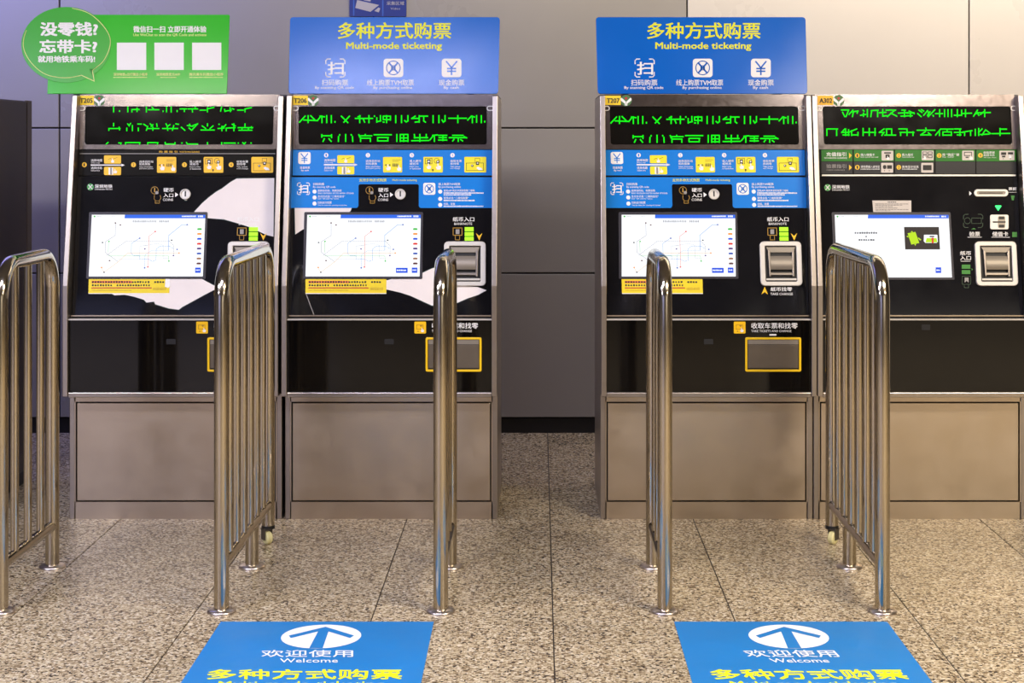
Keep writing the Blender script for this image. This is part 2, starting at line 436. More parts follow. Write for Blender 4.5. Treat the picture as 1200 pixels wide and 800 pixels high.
# ---------------------------------------------------------------- ticket machines
def lerp_dx(d0, k): return lambda y: d0 + (y - 147) * k
DX = {'T205': lerp_dx(-250.0, -0.022), 'T206': lerp_dx(0, 0), 'T207': lerp_dx(365.0, 0.030), 'A302': lerp_dx(614.5, 0.046)}
XL = {'T205': -1.9695, 'T206': -1.0654, 'T207': 0.2561, 'A302': 1.1502}
MW, TH = 0.890, 0.0215
Y_BACK = 7.6
LED = {}
LED['T206'] = (345, 120, 1150, """60 230 125 160,160 155 160 235,190 155 245 210,110 205 270 212,275 205 310 160,300 160 352 168,322 160 322 235,378 155 378 235,432 155 432 235,475 224 475 230
550 160 605 215,645 160 580 230,605 215 625 235,715 187 770 187,745 168 770 158,765 155 765 235,785 187 915 187,808 195 822 230,873 155 873 235
938 158 938 162,965 180 965 230,965 225 1012 215,1008 155 1008 215,1040 160 1125 160,1040 160 1040 200,1125 160 1125 205,1040 200 1125 200,1080 155 1080 235,1040 230 1050 230
1187 155 1187 235,1255 155 1255 235,1330 155 1330 215,1292 212 1310 228,1310 228 1330 215,1375 187 1415 160,1375 187 1460 187,1415 230 1460 225,1462 155 1462 230,1462 160 1560 160,1515 160 1515 215,1515 215 1535 230
1625 155 1625 235,1693 155 1693 235,1765 155 1765 215,1730 205 1745 230,1745 230 1765 215,1810 185 2015 185,1915 155 1915 235,2030 205 2075 160,2085 160 2085 235,2072 160 2110 170,2135 155 2135 230,2190 155 2190 235,2230 220 2230 228
320 378 320 405,320 390 435 390,435 378 435 410,350 425 335 455,405 425 430 455,530 378 530 382,517 400 515 455,600 375 600 455,665 378 668 382,680 400 683 455,755 378 765 405,765 390 905 390,830 375 830 390,775 410 775 455,775 418 890 418,890 418 890 455
935 378 1135 378,975 410 1100 410,975 410 975 450,1095 410 1095 450,975 450 1095 450,1200 375 1200 455,1240 375 1330 375,1240 375 1240 455,1330 375 1330 455,1240 415 1330 415,1280 375 1280 455,1240 450 1330 450
1405 375 1410 415,1470 375 1470 455,1545 375 1545 415,1405 412 1560 412,1375 448 1575 445,1590 435 1630 385,1620 385 1675 380,1640 385 1640 455,1690 385 1785 385,1695 412 1780 412,1740 385 1740 445,1690 440 1785 440
1855 385 1975 385,1815 412 2015 412,1990 400 2018 415,1920 412 1920 455,1870 430 1855 450,1950 435 1970 450""", 1.0)
LED['T207'] = (710, 130 - 9, 1150, LED['T206'][3], 1.0)
LED['A302'] = (960, 120, 1150, """262 88 345 88,345 88 315 165,275 115 300 165,350 140 395 90,385 110 455 100,455 100 445 125,400 115 390 165,515 90 525 100,485 150 545 140,520 125 520 160,565 85 565 165
610 95 690 90,615 100 605 165,685 90 685 165,705 120 780 115,745 85 745 160,750 160 790 155,785 90 895 90,880 95 800 165,840 125 910 160,930 125 1040 118,970 90 1010 90,1000 90 1000 165,960 160 1090 155,1055 100 1115 130,1070 120 1070 165,1030 125 1110 120
1170 90 1205 115,1155 130 1195 165,1200 85 1225 100,1225 150 1270 95,1300 110 1270 150,1355 85 1280 165,1280 110 1280 165,1335 150 1340 160,1365 130 1445 130,1412 85 1412 165,1470 85 1470 165,1510 85 1510 165,1552 85 1552 165,1585 150 1660 150,1620 85 1620 165,1670 90 1670 150,1670 130 1785 125,1715 85 1715 165
1810 160 1855 90,1840 130 1880 120,1850 110 1870 150,1890 140 1940 100,1870 120 2005 118,1940 85 1940 165
90 310 90 385,90 310 215 310,205 310 205 385,265 350 300 310,265 350 350 350,280 380 350 380,310 310 310 385,345 320 345 385,365 340 440 310,380 330 380 385,380 380 450 380,455 350 455 385,515 305 515 385,515 350 660 350,587 305 587 385,655 305 655 385
705 350 760 310,715 350 760 350,735 385 760 350,785 310 850 310,790 310 790 380,850 310 850 380,770 382 895 382,935 310 1030 310,950 350 1110 350,955 350 955 385,1030 310 1030 385,1100 345 1100 385
1150 325 1355 325,1250 300 1255 320,1245 340 1190 380,1190 380 1310 380,1280 355 1310 380,1365 380 1425 310,1410 330 1410 385,1430 312 1570 312,1450 345 1450 385,1450 345 1550 345,1450 382 1550 382,1550 345 1550 385,1500 312 1500 345
1590 310 1660 310,1585 350 1685 350,1650 310 1650 385,1620 380 1660 380,1690 345 1790 330,1705 345 1705 385,1775 330 1775 385,1830 315 1830 385,1870 305 1870 385,1870 350 1910 310,1910 380 1950 320,1950 320 2010 365,1890 375 1990 370,2120 305 2120 385,2120 312 2195 312,2030 365 2235 362""", 1.0)
LED['T205'] = (100, 115, 1100, """330 103 330 160,400 148 400 152,497 103 497 160,545 135 545 160,545 132 630 132,605 115 605 155,715 103 715 160,740 135 860 135,780 105 800 130,910 150 910 155,950 103 950 160,1005 103 1005 160,1075 145 1075 155,1110 125 1185 125,1160 125 1160 155,1205 125 1315 125,1250 125 1255 160
1285 105 1295 125,1345 140 1410 140,1430 110 1430 160,1430 125 1505 108,1585 150 1595 105,1640 150 1710 140,1630 130 1635 155,1695 110 1700 155,1720 120 1740 130,1785 140 1850 140,1870 125 1870 160,1875 125 1945 110
330 295 330 325,275 375 275 360,275 355 405 355,395 340 400 370,485 350 485 380,495 300 515 325,530 295 515 315,550 320 550 380,615 302 655 302,620 350 620 380,685 305 715 325,730 330 715 375,735 355 860 355,760 300 785 325,790 310 770 330,835 300 840 330,790 340 790 375
945 300 960 330,990 310 960 330,905 355 1080 355,960 340 965 375,1035 320 1020 375,1060 300 1090 305,1125 340 1165 375,1195 320 1260 330,1220 305 1230 320,1260 320 1315 300,1310 305 1245 375,1215 350 1245 375,1430 300 1430 325,1370 325 1410 355,1495 325 1460 355,1355 372 1510 372
1565 305 1568 305,1555 355 1625 350,1600 330 1600 380,1615 330 1625 350,1645 310 1630 330,1650 350 1755 345,1650 350 1650 380,1740 300 1740 380,1720 305 1755 325,1870 300 1870 330,1790 345 1960 345,1945 335 1950 350,1835 350 1835 375,1910 350 1910 375,1800 375 1950 375
245 535 265 518,390 522 420 525,415 525 415 540,470 520 640 520,470 520 470 540,635 520 635 540,730 520 850 520,730 520 730 540,845 520 845 540,935 518 935 538,935 537 1050 537,1050 520 1050 540,1130 525 1133 525,1185 520 1195 537,1195 537 1315 537,1430 520 1432 540,1597 520 1597 540,1625 525 1755 525,1790 525 1793 525,1845 520 1860 537,1875 520 1860 537,1940 525 1943 525""", 0.9)

def hand(mb, x, y, s, h):                     # small pointing hand, finger up
    mb.flat([(x - .18 * s, y), (x - .1 * s, y - .12 * s), (x + .02 * s, y), (x + .02 * s, y + .32 * s), (x + .4 * s, y + .4 * s),
             (x + .42 * s, y + .75 * s), (x + .3 * s, y + s), (x - .25 * s, y + s), (x - .42 * s, y + .62 * s), (x - .36 * s, y + .48 * s), (x - .18 * s, y + .56 * s)], h)

def metro_mark(mb, x, y, r, h):               # two mirrored curved strokes joined by a bar
    for sx in (-1, 1):
        mb.line([(x + sx * .62 * r, y - .72 * r), (x + sx * .22 * r, y - .25 * r), (x + sx * .16 * r, y), (x + sx * .22 * r, y + .25 * r), (x + sx * .62 * r, y + .72 * r)], .26 * r, h)
    mb.line([(x - .2 * r, y), (x + .2 * r, y)], .3 * r, h)
    for sy in (-1, 1): mb.line([(x - .3 * r, y + sy * .3 * r), (x + .3 * r, y + sy * .3 * r)], .16 * r, h)

def yen(mb, x0, y0, x1, y1, w, h):
    cx = (x0 + x1) / 2; my = y0 + (y1 - y0) * .48
    mb.line([(x0, y0), (cx, my)], w, h).line([(x1, y0), (cx, my)], w, h).line([(cx, my), (cx, y1)], w, h)
    mb.line([(x0 + .12 * (x1 - x0), my + .06 * (y1 - y0)), (x1 - .12 * (x1 - x0), my + .06 * (y1 - y0))], w, h)
    mb.line([(x0 + .12 * (x1 - x0), my + .27 * (y1 - y0)), (x1 - .12 * (x1 - x0), my + .27 * (y1 - y0))], w, h)

def scan_brackets(mb, x0, y0, x1, y1, w, h):
    l = (x1 - x0) * .24
    for x, y, sx, sy in ((x0, y0, 1, 1), (x1, y0, -1, 1), (x1, y1, -1, -1), (x0, y1, 1, -1)):
        mb.line([(x + sx * l, y), (x + sx * l * .35, y), (x, y + sy * l * .35), (x, y + sy * l)], w, h)

def tiles(parent, plane, dx, rects, col):
    for r in rects: MB(plane, dx).plate(rr(*r, 1.2, 3), 0.0005, 0.0016).build('icon_tile', col, parent)

def pictos(parent, plane, dx, t):             # t: the five tile rectangles
    w, k, g = MB(plane, dx), MB(plane, dx), MB(plane, dx)
    (ax, ay, bx, by) = t[0]; hand(w, (ax + bx) / 2, ay + 4, 4.6, .0022)
    k.line([(ax + 5, ay + 4.6), (ax + 8, ay + 3.6), (ax + 9.4, ay + 5)], .4, .002).line([(ax + 11.5, ay + 4), (bx - 4.5, ay + 2.6)], .4, .002)
    (ax, ay, bx, by) = t[1]; w.flat(rr(ax + 5.4, ay + .8, ax + 10.8, by - .6, .4, 2), .0018); hand(w, ax + 13.2, ay + 2.6, 5, .0022)
    g.flat(box4(ax + 7.2, ay + .8, ax + 9.4, by - .6), .0020)
    (ax, ay, bx, by) = t[2]; hand(w, ax + 6.2, ay + 9.2, 6.4, .0022); hand(w, bx - 3.6, ay + 10.2, 6.2, .0022)
    cy = ay + 9.4
    k.flat([(ax + 1.6, cy), (ax + 4, cy - 1), (ax + 4, cy + 1)], .002).flat([(ax + 9.2, cy), (ax + 6.9, cy - 1), (ax + 6.9, cy + 1)], .002)
    for i in range(4):
        for j in range(3): k.flat(box4(ax + 11 + i * 1.8, ay + 7.8 + j * 1.3, ax + 12.3 + i * 1.8, ay + 8.7 + j * 1.3), .002)
    k.line([(ax + 11, ay + 3.4), (bx - 2, ay + 3.4)], .35, .002).line([(ax + 11, ay + 5.2), (bx - 4, ay + 5.2)], .35, .002)
    (ax, ay, bx, by) = t[3]
    k.line(box4(ax + 2.2, ay + 1.8, ax + 10, ay + 8.2), .5, .002, True).line(circ(ax + 15.5, ay + 4.6, 3, 12), .45, .002, True)
    k.flat(box4(ax + 4.4, ay + 3, ax + 8.2, ay + 8.4), .0019).flat(circ(ax + 17, ay + 6, 2, 12), .0019)
    w.flat(circ(ax + 6.3, ay + 5.4, 1.2, 8), .0021).flat(circ(ax + 17, ay + 5.6, 1.0, 8), .0021)
    hand(w, ax + 6.4, ay + 8, 6.2, .0023); hand(w, ax + 17.6, ay + 8, 7, .0023)
    k.flat([(ax + 11, ay + 14), (ax + 12.6, ay + 15.6), (ax + 11.6, ay + 15.6), (ax + 11.6, ay + 17), (ax + 10.4, ay + 17), (ax + 10.4, ay + 15.6), (ax + 9.4, ay + 15.6)], .002)
    (ax, ay, bx, by) = t[4]
    k.line(box4(ax + 2.4, ay + 7.2, bx - 3.2, by - 2.2), .5, .002, True).line([(ax + 12.6, ay + 7), (ax + 12.6, ay + 1.6), (ax + 18, ay + 1.6), (ax + 18, ay + 7)], .4, .002)
    k.flat(box4(ax + 13.6, ay + 5.6, ax + 17.2, ay + 9.6), .0021).flat(circ(ax + 9.2, ay + 10.4, 1.5, 10), .0021)
    w.flat(circ(ax + 15.4, ay + 7.4, .9, 8), .0023).flat(circ(ax + 9, ay + 10.2, .7, 8), .0023)
    w.flat([(ax + 14, ay + 13), (ax + 16, ay + 11.6), (ax + 20, ay + 13), (ax + 21.4, ay + 15.4), (ax + 17, ay + 15.6)], .0023)
    w.build('pictogram', 'white_print', parent); k.build('pictogram', 'dark_print', parent); g.build('pictogram', 'grey_print', parent)

def banknote_slot(root, dx, yoff=0.0):
    d = MB(PANEL, dx); d.ring(rr(520.5, 283, 569.4, 335, 5), rr(526.6, 288.4, 563.2, 330, 1.0), -.002, .014)
    slot = d.build('banknote_slot', 'silver_ring', root, bevel=.003)
    MB(PANEL, dx).plate(box4(526.4, 288.2, 563.4, 330.2), .0008, .0016).build('recess', 'black_matt', slot)
    MB(PANEL, dx).plate([(527.6, 289.5), (562.6, 289.5), (559.8, 296.2), (531.6, 296.2)], .0016, .010).build('hood', 'steel_side', slot, bevel=.002)
    c = MB(PANEL, dx)
    for pts in ([(529.8, 293), (532.4, 295), (532.4, 324), (530.8, 324)], [(560.4, 293), (557.8, 295), (557.8, 324), (559.6, 324)]):
        MB(PANEL, dx).plate(pts, .0016, .018).build('cheek', 'steel_brushed', slot, bevel=.001)
    MB(PANEL, dx).plate(box4(533, 296.2, 557.4, 299.8), .0016, .004).build('mouth', 'black_matt', slot)
    f = MB(PANEL, dx)
    n = 8
    for k in range(n):                         # gently bulged flap
        y0, y1 = 300 + k * 16 / n, 300 + (k + 1) * 16 / n
        h0, h1 = [.010 + .012 * math.sin(math.pi * (j / n) * .8) for j in (k, k + 1)]
        i = len(f.v)
        f.v += [f.P(532.4, y0, h0), f.P(557.8, y0, h0), f.P(557.8, y1, h1), f.P(532.4, y1, h1)]; f.f.append((i, i + 1, i + 2, i + 3))
    f.plate(box4(532.4, 300, 557.8, 316), .0016, .006)
    f.build('flap', 'steel_side', slot)
    MB(PANEL, dx).plate(box4(531.4, 319.6, 559, 322.6), .0016, .015).build('lip', 'steel_brushed', slot, bevel=.002)
    MB(PANEL, dx).plate(box4(527.4, 326.2, 562.8, 328.6), .0016, .010).build('lower_bar', 'silver_ring', slot, bevel=.002)
    return slot

def make_machine(tag, label):
    dx = DX[tag]; xl = XL[tag]; xr = xl + MW
    R = thing('ticket_machine', label, 'ticket machine', ((xl + xr) / 2, 7.2, 0.0), 'ticket machines along the wall')
    # body
    prof = [(Y_BACK, 0), (6.905, 0), (6.905, .527), (6.80, .529), (6.80, .986), (6.943, 1.776), (Y_BACK, 1.776)]
    for a, b in ((xl, xl + TH), (xr - TH, xr)):
        MB().profile(prof, a, b).build('side_panel', 'steel_brushed', R, bevel=.0025)
    pf = lambda z: 6.855 + .16 * (z - .86)
    MB().profile([(Y_BACK - .01, .01), (6.93, .01), (6.93, .54), (6.845, .54), (6.845, .85), (pf(.86) + .012, .86), (pf(1.768) + .012, 1.768), (Y_BACK - .01, 1.768)],
                 xl + TH, xr - TH).build('cabinet_body', 'dark_body', R)
    MB().box(xl + .002, xr - .002, pf(1.77) + .013, Y_BACK - .004, 1.7685, 1.781).build('top_cap', 'dark_body', R)
    # base cabinet
    fx0, fx1, z1 = xl + TH, xr - TH, .520
    fr = MB()
    for a in ((fx0, fx0 + .004, 0, z1), (fx1 - .004, fx1, 0, z1), (fx0, fx1, .492, z1), (fx0, fx1, .0, .072)): fr.box(a[0], a[1], 6.9045, 6.93, a[2], a[3])
    fr.build('base_frame', 'steel', R)
    MB().box(fx0 + .010, fx1 - .010, 6.9056, 6.93, .078, .486).build('base_door', 'steel', R, bevel=.0015)
    MB().box(fx0, fx1, 6.806, 6.93, .5245, .545).build('ledge', 'steel_brushed', R, bevel=.003)
    # upright black face
    lp = MB().box(fx0, fx1, 6.822, 6.846, .546, .842).build('lower_panel', 'black_glass', R, bevel=.001)
    MB().box(fx0, fx1, 6.812, 6.846, .843, .8475).build('trim_strip', 'silver_ring', R)
    MB().box(fx0 + .004, fx1 - .004, 6.836, 6.846, .8565, .861).build('trim_strip', 'steel', R)
    # tilted faces
    def face(z0, z1, name, m, inset=0.0, t=.010):
        q = MB(); b = [(pf(z0), z0), (pf(z1), z1), (pf(z1) + t, z1), (pf(z0) + t, z0)]
        q.profile(b, fx0 + inset, fx1 - inset); return q.build(name, m, R, bevel=.001)
    zof = lambda y: PANEL(0, y).z
    cp = face(zof(369.5), zof(207.2), 'control_panel', 'black_gloss', .003)
    gp = face(zof(205.6), zof(175.6), 'guide_panel', {'T205': 'guide_black', 'A302': 'guide_black'}.get(tag, 'blue_guide'), .002)
    # LED display housing: steel plate with a rounded window
    p0, p1 = (337.5, 110.9), (577.5, 175.0)
    xa = lambda X, y: CX + X * F / PANEL(0, y).y - dx(y)
    hx0, hx1 = xa(fx0 + .001, 140), xa(fx1 - .001, 140)
    win = rr(350, 124.8, 570.5, 169.5, 3, 4)
    n = 4
    outp = []
    for (cx_, cy_) in ((hx1, p0[1]), (hx1, p1[1]), (hx0, p1[1]), (hx0, p0[1])): outp += [(cx_, cy_)] * (n + 1)
    house = MB(PANEL, dx).ring(outp, win, -.008, .004).build('display_housing', 'steel_plate', R)
    led = MB(PANEL, dx).plate(rr(348, 123, 572.5, 171.5, 3), -.008, -.002).build('led_display', 'led_glass', R)
    ox, oy, _, s, wd = LED[tag]
    lm = MB(PANEL)
    for ln in s.replace('\n', ',').split(','):
        a = [float(v) for v in ln.split()]
        if len(a) == 4: lm.line([(ox + a[0] / 10, oy + a[1] / 10), (ox + a[2] / 10, oy + a[3] / 10)], 1.45 * wd, -.0012)
    lm.build('led_lettering', 'led_green', led)
    for x, sx in ((350, -1), (570.5, 1)):
        q = MB(PANEL, dx); q.ring(rr(min(x, x + sx * 8.4), 124.2, max(x, x + sx * 8.4), 130, 2.4, 4), rr(min(x, x + sx * 8.4) + 1, 125.2, max(x, x + sx * 8.4) - 1, 129, 1.6, 4), .004, .0065)
        q.build('latch', 'silver_ring', R)
    # number tag and round emblem
    tx = {'T205': 92, 'T206': 342.6, 'T207': 709, 'A302': 958}[tag]
    tg = MB(PANEL).plate(box4(tx, 112.3, tx + 18.4, 123.2), .004, .0048).build('number_tag', 'tag_amber' if tag == 'A302' else 'tag_yellow', R)
    MB(PANEL).text(tag, tx + 2, 115.3, tx + 17, 121, .0052, .045).build('lettering', 'dark_print', tg)
    ex = tx + 24.6
    em = MB(PANEL).plate(circ(ex, 118, 6.6, 24), .004, .0046).build('round_emblem', 'green_emblem', R)
    q = MB(PANEL)
    q.flat([(ex - 6.4, 115.6), (ex - 5, 114.8), (ex - .2, 119.4), (ex - .2, 124.2), (ex - 1.4, 123.8), (ex - 1.6, 121.6), (ex - 6.2, 118)], .0050)
    q.flat([(ex + 6.4, 115.6), (ex + 5, 114.8), (ex + .2, 119.4), (ex + .2, 124.2), (ex + 1.4, 123.8), (ex + 1.6, 121.6), (ex + 6.2, 118)], .0050)
    q.build('chevron', 'white_print', em)
    MB(PANEL).flat(circ(ex, 115.4, 1.5, 12), .0051).build('dot', 'red_dot', em)
    return R, cp, gp, lp, dx, fx0, fx1

def screen(R, dx, quad, header_x, tagm):
    (x0, y0), (x1, _), (x2, y2), (x3, _) = quad           # TL TR BR BL in T206 pixels (dx added)
    bz = MB(PANEL, dx).plate([(x0 - 3.6, y0 - 2.2), (x0 - 2.6, y0 - 3.3), (x1 + 1.6, y0 - 3.3), (x1 + 2.6, y0 - 2.2), (x2 + 3.2, y2 + 2.2), (x2 + 2.2, y2 + 2.8), (x3 - 2.2, y2 + 2.8), (x3 - 3.2, y2 + 2.2)], 0, .004)
    scr = bz.build('touch_screen', 'bezel', R, bevel=.001)
    MB(PANEL, dx).plate(list(quad), .003, .0046).build('display', 'scr_white', scr)
    MB(PANEL, dx).flat([(header_x, y0), (x1, y0), (x1, y0 + 4.2), (header_x - .4, y0 + 4.2)], .0050).build('header_bar', 'scr_blue', scr)
    MB(PANEL, dx).flat(box4(x3 + 1.2, y2 - 1.6, x2 - 1.6, y2 - 1.2), .0050).build('footer_line', 'scr_lgrey', scr)
    q = MB(PANEL, dx).blobs(x1 - 27.5, y0 + 1, x1 - 10, y0 + 2.6, .0054, 1.4, .8).blobs(x1 - 8.5, y0 + .8, x1 - 2.5, y0 + 2.8, .0054, 2, .8); q.build('lettering', 'scr_white', scr)
    q = MB(PANEL, dx).flat(circ(x0 + 3.2, y0 + 2, 1.1, 10), .0052); q.build('screen_logo', 'scr_green', scr)
    MB(PANEL, dx).blobs(x0 + 5, y0 + 1.5, x0 + 12, y0 + 2.6, .0052, 1.3, .8).blobs(x0 + 22, y0 + 1.6, x0 + 28, y0 + 2.5, .0052, 1.3, .8).build('lettering', 'scr_lgrey', scr)
    return scr

def metro_map(scr, dx, two_buttons):
    c = lambda pts: [(350 + x / 7.275, 240 + y / 7.275) for x, y in pts]
    def L(m, pts, w=.45, dash=0):
        q = MB(PANEL, dx); pts = c(pts)
        if dash:
            for (ax, ay), (bx, by) in zip(pts, pts[1:]):
                ln = math.hypot(bx - ax, by - ay); k = max(1, int(ln / dash))
                for i in range(k):
                    a, b = i / k, (i + .6) / k
                    q.line([(ax + (bx - ax) * a, ay + (by - ay) * a), (ax + (bx - ax) * b, ay + (by - ay) * b)], w, .0052)
        else: q.line(pts, w, .0052)
        q.build('map_line', m, scr)
    L('scr_grey', [(278, 155), (278, 262), (195, 315), (195, 405), (308, 485)], .6, 1.6)
    L('scr_mint', [(222, 318), (222, 405)], .6)
    L('scr_grey', [(210, 430), (375, 308), (740, 308), (780, 350), (780, 430)], .6, 2.4)
    L('scr_lblue', [(485, 285), (418, 330), (418, 415), (440, 432), (490, 432), (490, 460), (560, 462), (600, 482), (630, 475), (630, 380), (660, 352), (740, 352), (780, 375)], .65, 2.2)
    L('scr_pink', [(620, 228), (565, 268), (565, 525)], .65, 2)
    L('scr_lblue', [(890, 170), (845, 170), (735, 260), (735, 388)], .7)
    L('scr_lblue', [(535, 535), (535, 430), (590, 388), (735, 388)], .5, 2)
    L('scr_peach', [(165, 535), (190, 575), (310, 485), (385, 412), (825, 410)], .6, 2)
    L('scr_mint', [(225, 436), (735, 436), (740, 478)], .6, 1.8)
    L('scr_lgrey', [(500, 352), (640, 330), (690, 345), (690, 455), (735, 455)], .6, 2)
    L('scr_lgrey', [(310, 465), (490, 465), (490, 350), (560, 350)], .6, 1.8)
    for m, pts in (('scr_maroon', [(278, 155), (235, 476), (320, 172)]), ('scr_green', [(226, 312), (740, 480)]), ('scr_red', [(618, 228), (562, 530)]),
                   ('scr_navy', [(890, 170), (487, 285), (808, 380), (535, 538)]), ('scr_orange', [(168, 534), (825, 411)]), ('scr_purple', [(778, 433), (533, 376)]), ('scr_text', [(190, 575), (172, 322), (760, 302)])):
        q = MB(PANEL, dx)
        for x, y in c(pts): q.flat(box4(x - .9, y - .7, x + .9, y + .7), .0056)
        q.build('station_mark', m, scr)
    for y, m in zip((207, 248, 290, 332, 373, 415, 458, 500), ('scr_green', 'scr_orange', 'scr_btn', 'scr_red', 'scr_purple', 'scr_navy', 'scr_brown', 'scr_maroon')):
        (ax, ay), (bx, by) = c([(975, y - 8), (1015, y + 8)])
        MB(PANEL, dx).flat([(ax, ay + .5), (ax + 1.5, ay), (bx - 1.5, ay), (bx, ay + .5), (bx - .4, by), (ax + .4, by)], .0052).build('line_tag', m, scr)
    bt = [(965, 535, 1013, 580)] + ([(830, 537, 930, 580)] if two_buttons else [])
    for b in bt:
        (ax, ay), (bx, by) = c([b[:2], b[2:]])
        MB(PANEL, dx).flat(box4(ax, ay, bx, by), .0052).build('button', 'scr_btn', scr)
        MB(PANEL, dx).blobs(ax + 1, ay + 2, bx - .8, ay + 3.8, .0056, 1.6, .8).build('lettering', 'scr_white', scr)
    (ax, ay), (bx, by) = c([(425, 132), (745, 150)])
    MB(PANEL, dx).blobs(ax, ay, ax + 28, by, .0052, 2, .7).blobs(ax + 31, ay, bx, by, .0052, 2, .7).build('lettering', 'scr_grey', scr)

def yellow_notice(R, dx, torn):
    s = MB(PANEL, dx).plate(box4(358, 327, 452.8, 343.4), .0002, .0012).build('yellow_notice', 'sticker_yellow', R)
    MB(PANEL, dx).flat(box4(361.5, 328.8, 409, 331.8), .0015).build('highlight', 'sticker_orange', s)
    q = MB(PANEL, dx)
    q.blobs(362, 329.2, 432, 331.4, .0019, 3.1, .66).blobs(435, 329.2, 449, 331.4, .0019, 3.1, .66).blobs(362, 333, 388, 335.2, .0019, 3.1, .66).blobs(391, 333, 432, 335.2, .0019, 3.1, .66)
    q.build('lettering', 'dark_print', s)
    MB(PANEL, dx).flat(box4(361.5, 336.6, 432, 338), .0017).build('lettering', 'sticker_red', s)
    MB(PANEL, dx).blobs(362, 339.6, 409, 340.5, .0017, 1.2, .6).blobs(434, 336.5, 449, 340, .0017, 1.2, .4).build('lettering', 'gold_line', s)
    e = MB(PANEL, dx).flat(box4(358, 343.4, 452.8, 344.2), .0012)
    if torn: e.flat([(448, 326.8), (453.4, 326.6), (453.6, 335), (451.5, 337.2), (447.5, 336)], .0022)
    e.build('torn_edge', 'white_print', s)

def coins(cp, R, dx):
    w = MB(PANEL, dx)
    w.text('硬币', 443.3, 220.2, 455.3, 225, .0012, .02).text('入口', 443.3, 226.6, 455, 231.2, .0012, .02).text('COINS', 442.8, 232.6, 455, 235.4, .0012, .02)
    w.flat([(457.1, 225.3), (460.9, 228.1), (457.1, 230.9)], .0012)
    w.build('lettering', 'white_print', cp)
    g = MB(PANEL, dx); g.line(circ(433, 223, 4.2, 20), .7, .0012, True).line([(433, 221), (433, 224.4)], 1.5, .0012)
    g.line([(432.8, 229), (432.6, 233), (434, 234.6), (434, 238), (439, 238), (439, 234.6), (440.6, 232), (439.6, 229)], .6, .0012).line([(434.8, 235.4), (438.4, 235.4)], .5, .0012)
    g.build('pictogram', 'gold_line', cp)
    MB(PANEL, dx).flat(circ(435.7, 225.7, 1.9, 12), .0016).build('pictogram', 'grey_print', cp)
    cx, cy = 469.2, 227.7
    cs = MB(PANEL, dx).ring(circ(cx, cy, 6.3, 28), circ(cx, cy, 4.8, 28), 0, .010).build('coin_slot', 'silver_ring', R, bevel=.002)
    MB(PANEL, dx).plate(circ(cx, cy, 5, 28), .0008, .004).build('slot_plate', 'silver_ring', cs)
    MB(PANEL, dx).plate(rr(cx - .8, cy - 3.8, cx + .8, cy + 2.6, .5, 3), .004, .0052).build('slot_opening', 'black_matt', cs)

def banknote_print(cp, dx, label=True):
    w = MB(PANEL, dx)
    w.text('纸币入口', 530.6, 254.2, 555.8, 259.5, .0012, .018).text('BANKNOTE', 532.4, 260.8, 553.3, 263.6, .0012, .0)
    w.build('lettering', 'white_print', cp)
    g = MB(PANEL, dx); g.line(box4(531, 267, 541.4, 275.6), .8, .0012, True).line([(533.6, 275.4), (533.6, 281), (538.6, 281), (538.6, 275.4)], .6, .0012)
    g.build('pictogram', 'gold_line', cp)
    MB(PANEL, dx).flat(box4(534, 268.6, 538.4, 274.2), .0014).build('pictogram', 'grey_print', cp)
    for y0, y1 in ((266.1, 270.9), (271.9, 276.5), (277.5, 281.9)):
        MB(PANEL, dx).plate(box4(544.6, y0, 555, y1), 0, .0012).build('lit_window', 'lime_lit', cp)
    MB(PANEL, dx).flat([(557.7, 273), (561.5, 276.4), (565.4, 273), (561.6, 281.6)], .0012).build('arrow', 'amber_print', cp)

def worn(cp, pts, shift=0.0):
    MB(PANEL).flat([(x, y) for x, y in pts], .0003).build('worn_edge', 'worn_edge', cp)
    cx = sum(p[0] for p in pts) / len(pts); cy = sum(p[1] for p in pts) / len(pts)
    q = []
    for x, y in pts:
        L = math.hypot(x - cx, y - cy); q.append((x - (x - cx) / L * .8, y - (y - cy) / L * .8))
    MB(PANEL).flat(q, .0005).build('worn_patch', 'worn_white', cp)

def tray(R, lp, dx, text=True):
    c = round({True: -255.6}.get(dx(395) < -1, 374.3 if dx(395) > 1 else 0.0), 2)
    dx = lambda y: c
    MB(LOWER, dx).plate(rr(485.6, 376.7, 499.3, 390.6, 1, 2), .0002, .001).build('icon_tile', 'amber_print', lp)
    k = MB(LOWER, dx); k.line(box4(488.4, 380.6, 495.8, 385.4), .6, .0014, True).flat(circ(493.4, 381.4, 1.3, 8), .0016).flat([(490, 387), (491.2, 388.6), (488.8, 388.6)], .0014); k.build('pictogram', 'gold_line', lp)
    w = MB(LOWER, dx); hand(w, 495, 384.4, 4.6, .0018); w.build('pictogram', 'white_print', lp)
    w = MB(LOWER, dx); w.text('收取车票和找零', 506, 378, 560.4, 385, .001, .016).text('TAKE TICKETS AND CHANGE', 506, 386.4, 553, 389, .001, .0); w.build('lettering', 'white_print', lp)
    MB(LOWER, dx).plate(rr(527.2, 391.2, 535.6, 393.1, .9, 3), 0, .001).build('indicator', 'white_print', lp)
    t = MB(LOWER, dx).ring(rr(498.8, 395, 564.4, 435.2, 2), rr(501.3, 397.5, 561.9, 432.7, .8), 0, .007).build('ticket_tray', 'tray_yellow', R, bevel=.0015)
    MB(LOWER, dx).plate(box4(501, 397.2, 562.2, 433), .0004, .001).build('recess', 'black_matt', t)
    MB(LOWER, dx).plate(box4(502, 398, 561.2, 403.2), .001, .003).build('flap_hinge', 'steel_side', t, bevel=.0005)
    MB(LOWER, dx).plate(box4(502, 403.6, 561.2, 431), .001, .0022).build('flap', 'tray_metal', t, bevel=.0005)
    MB(LOWER, dx).plate(box4(450.6, 397, 461.4, 403.2), .0002, .001).build('data_plate', 'grey_guide', lp)

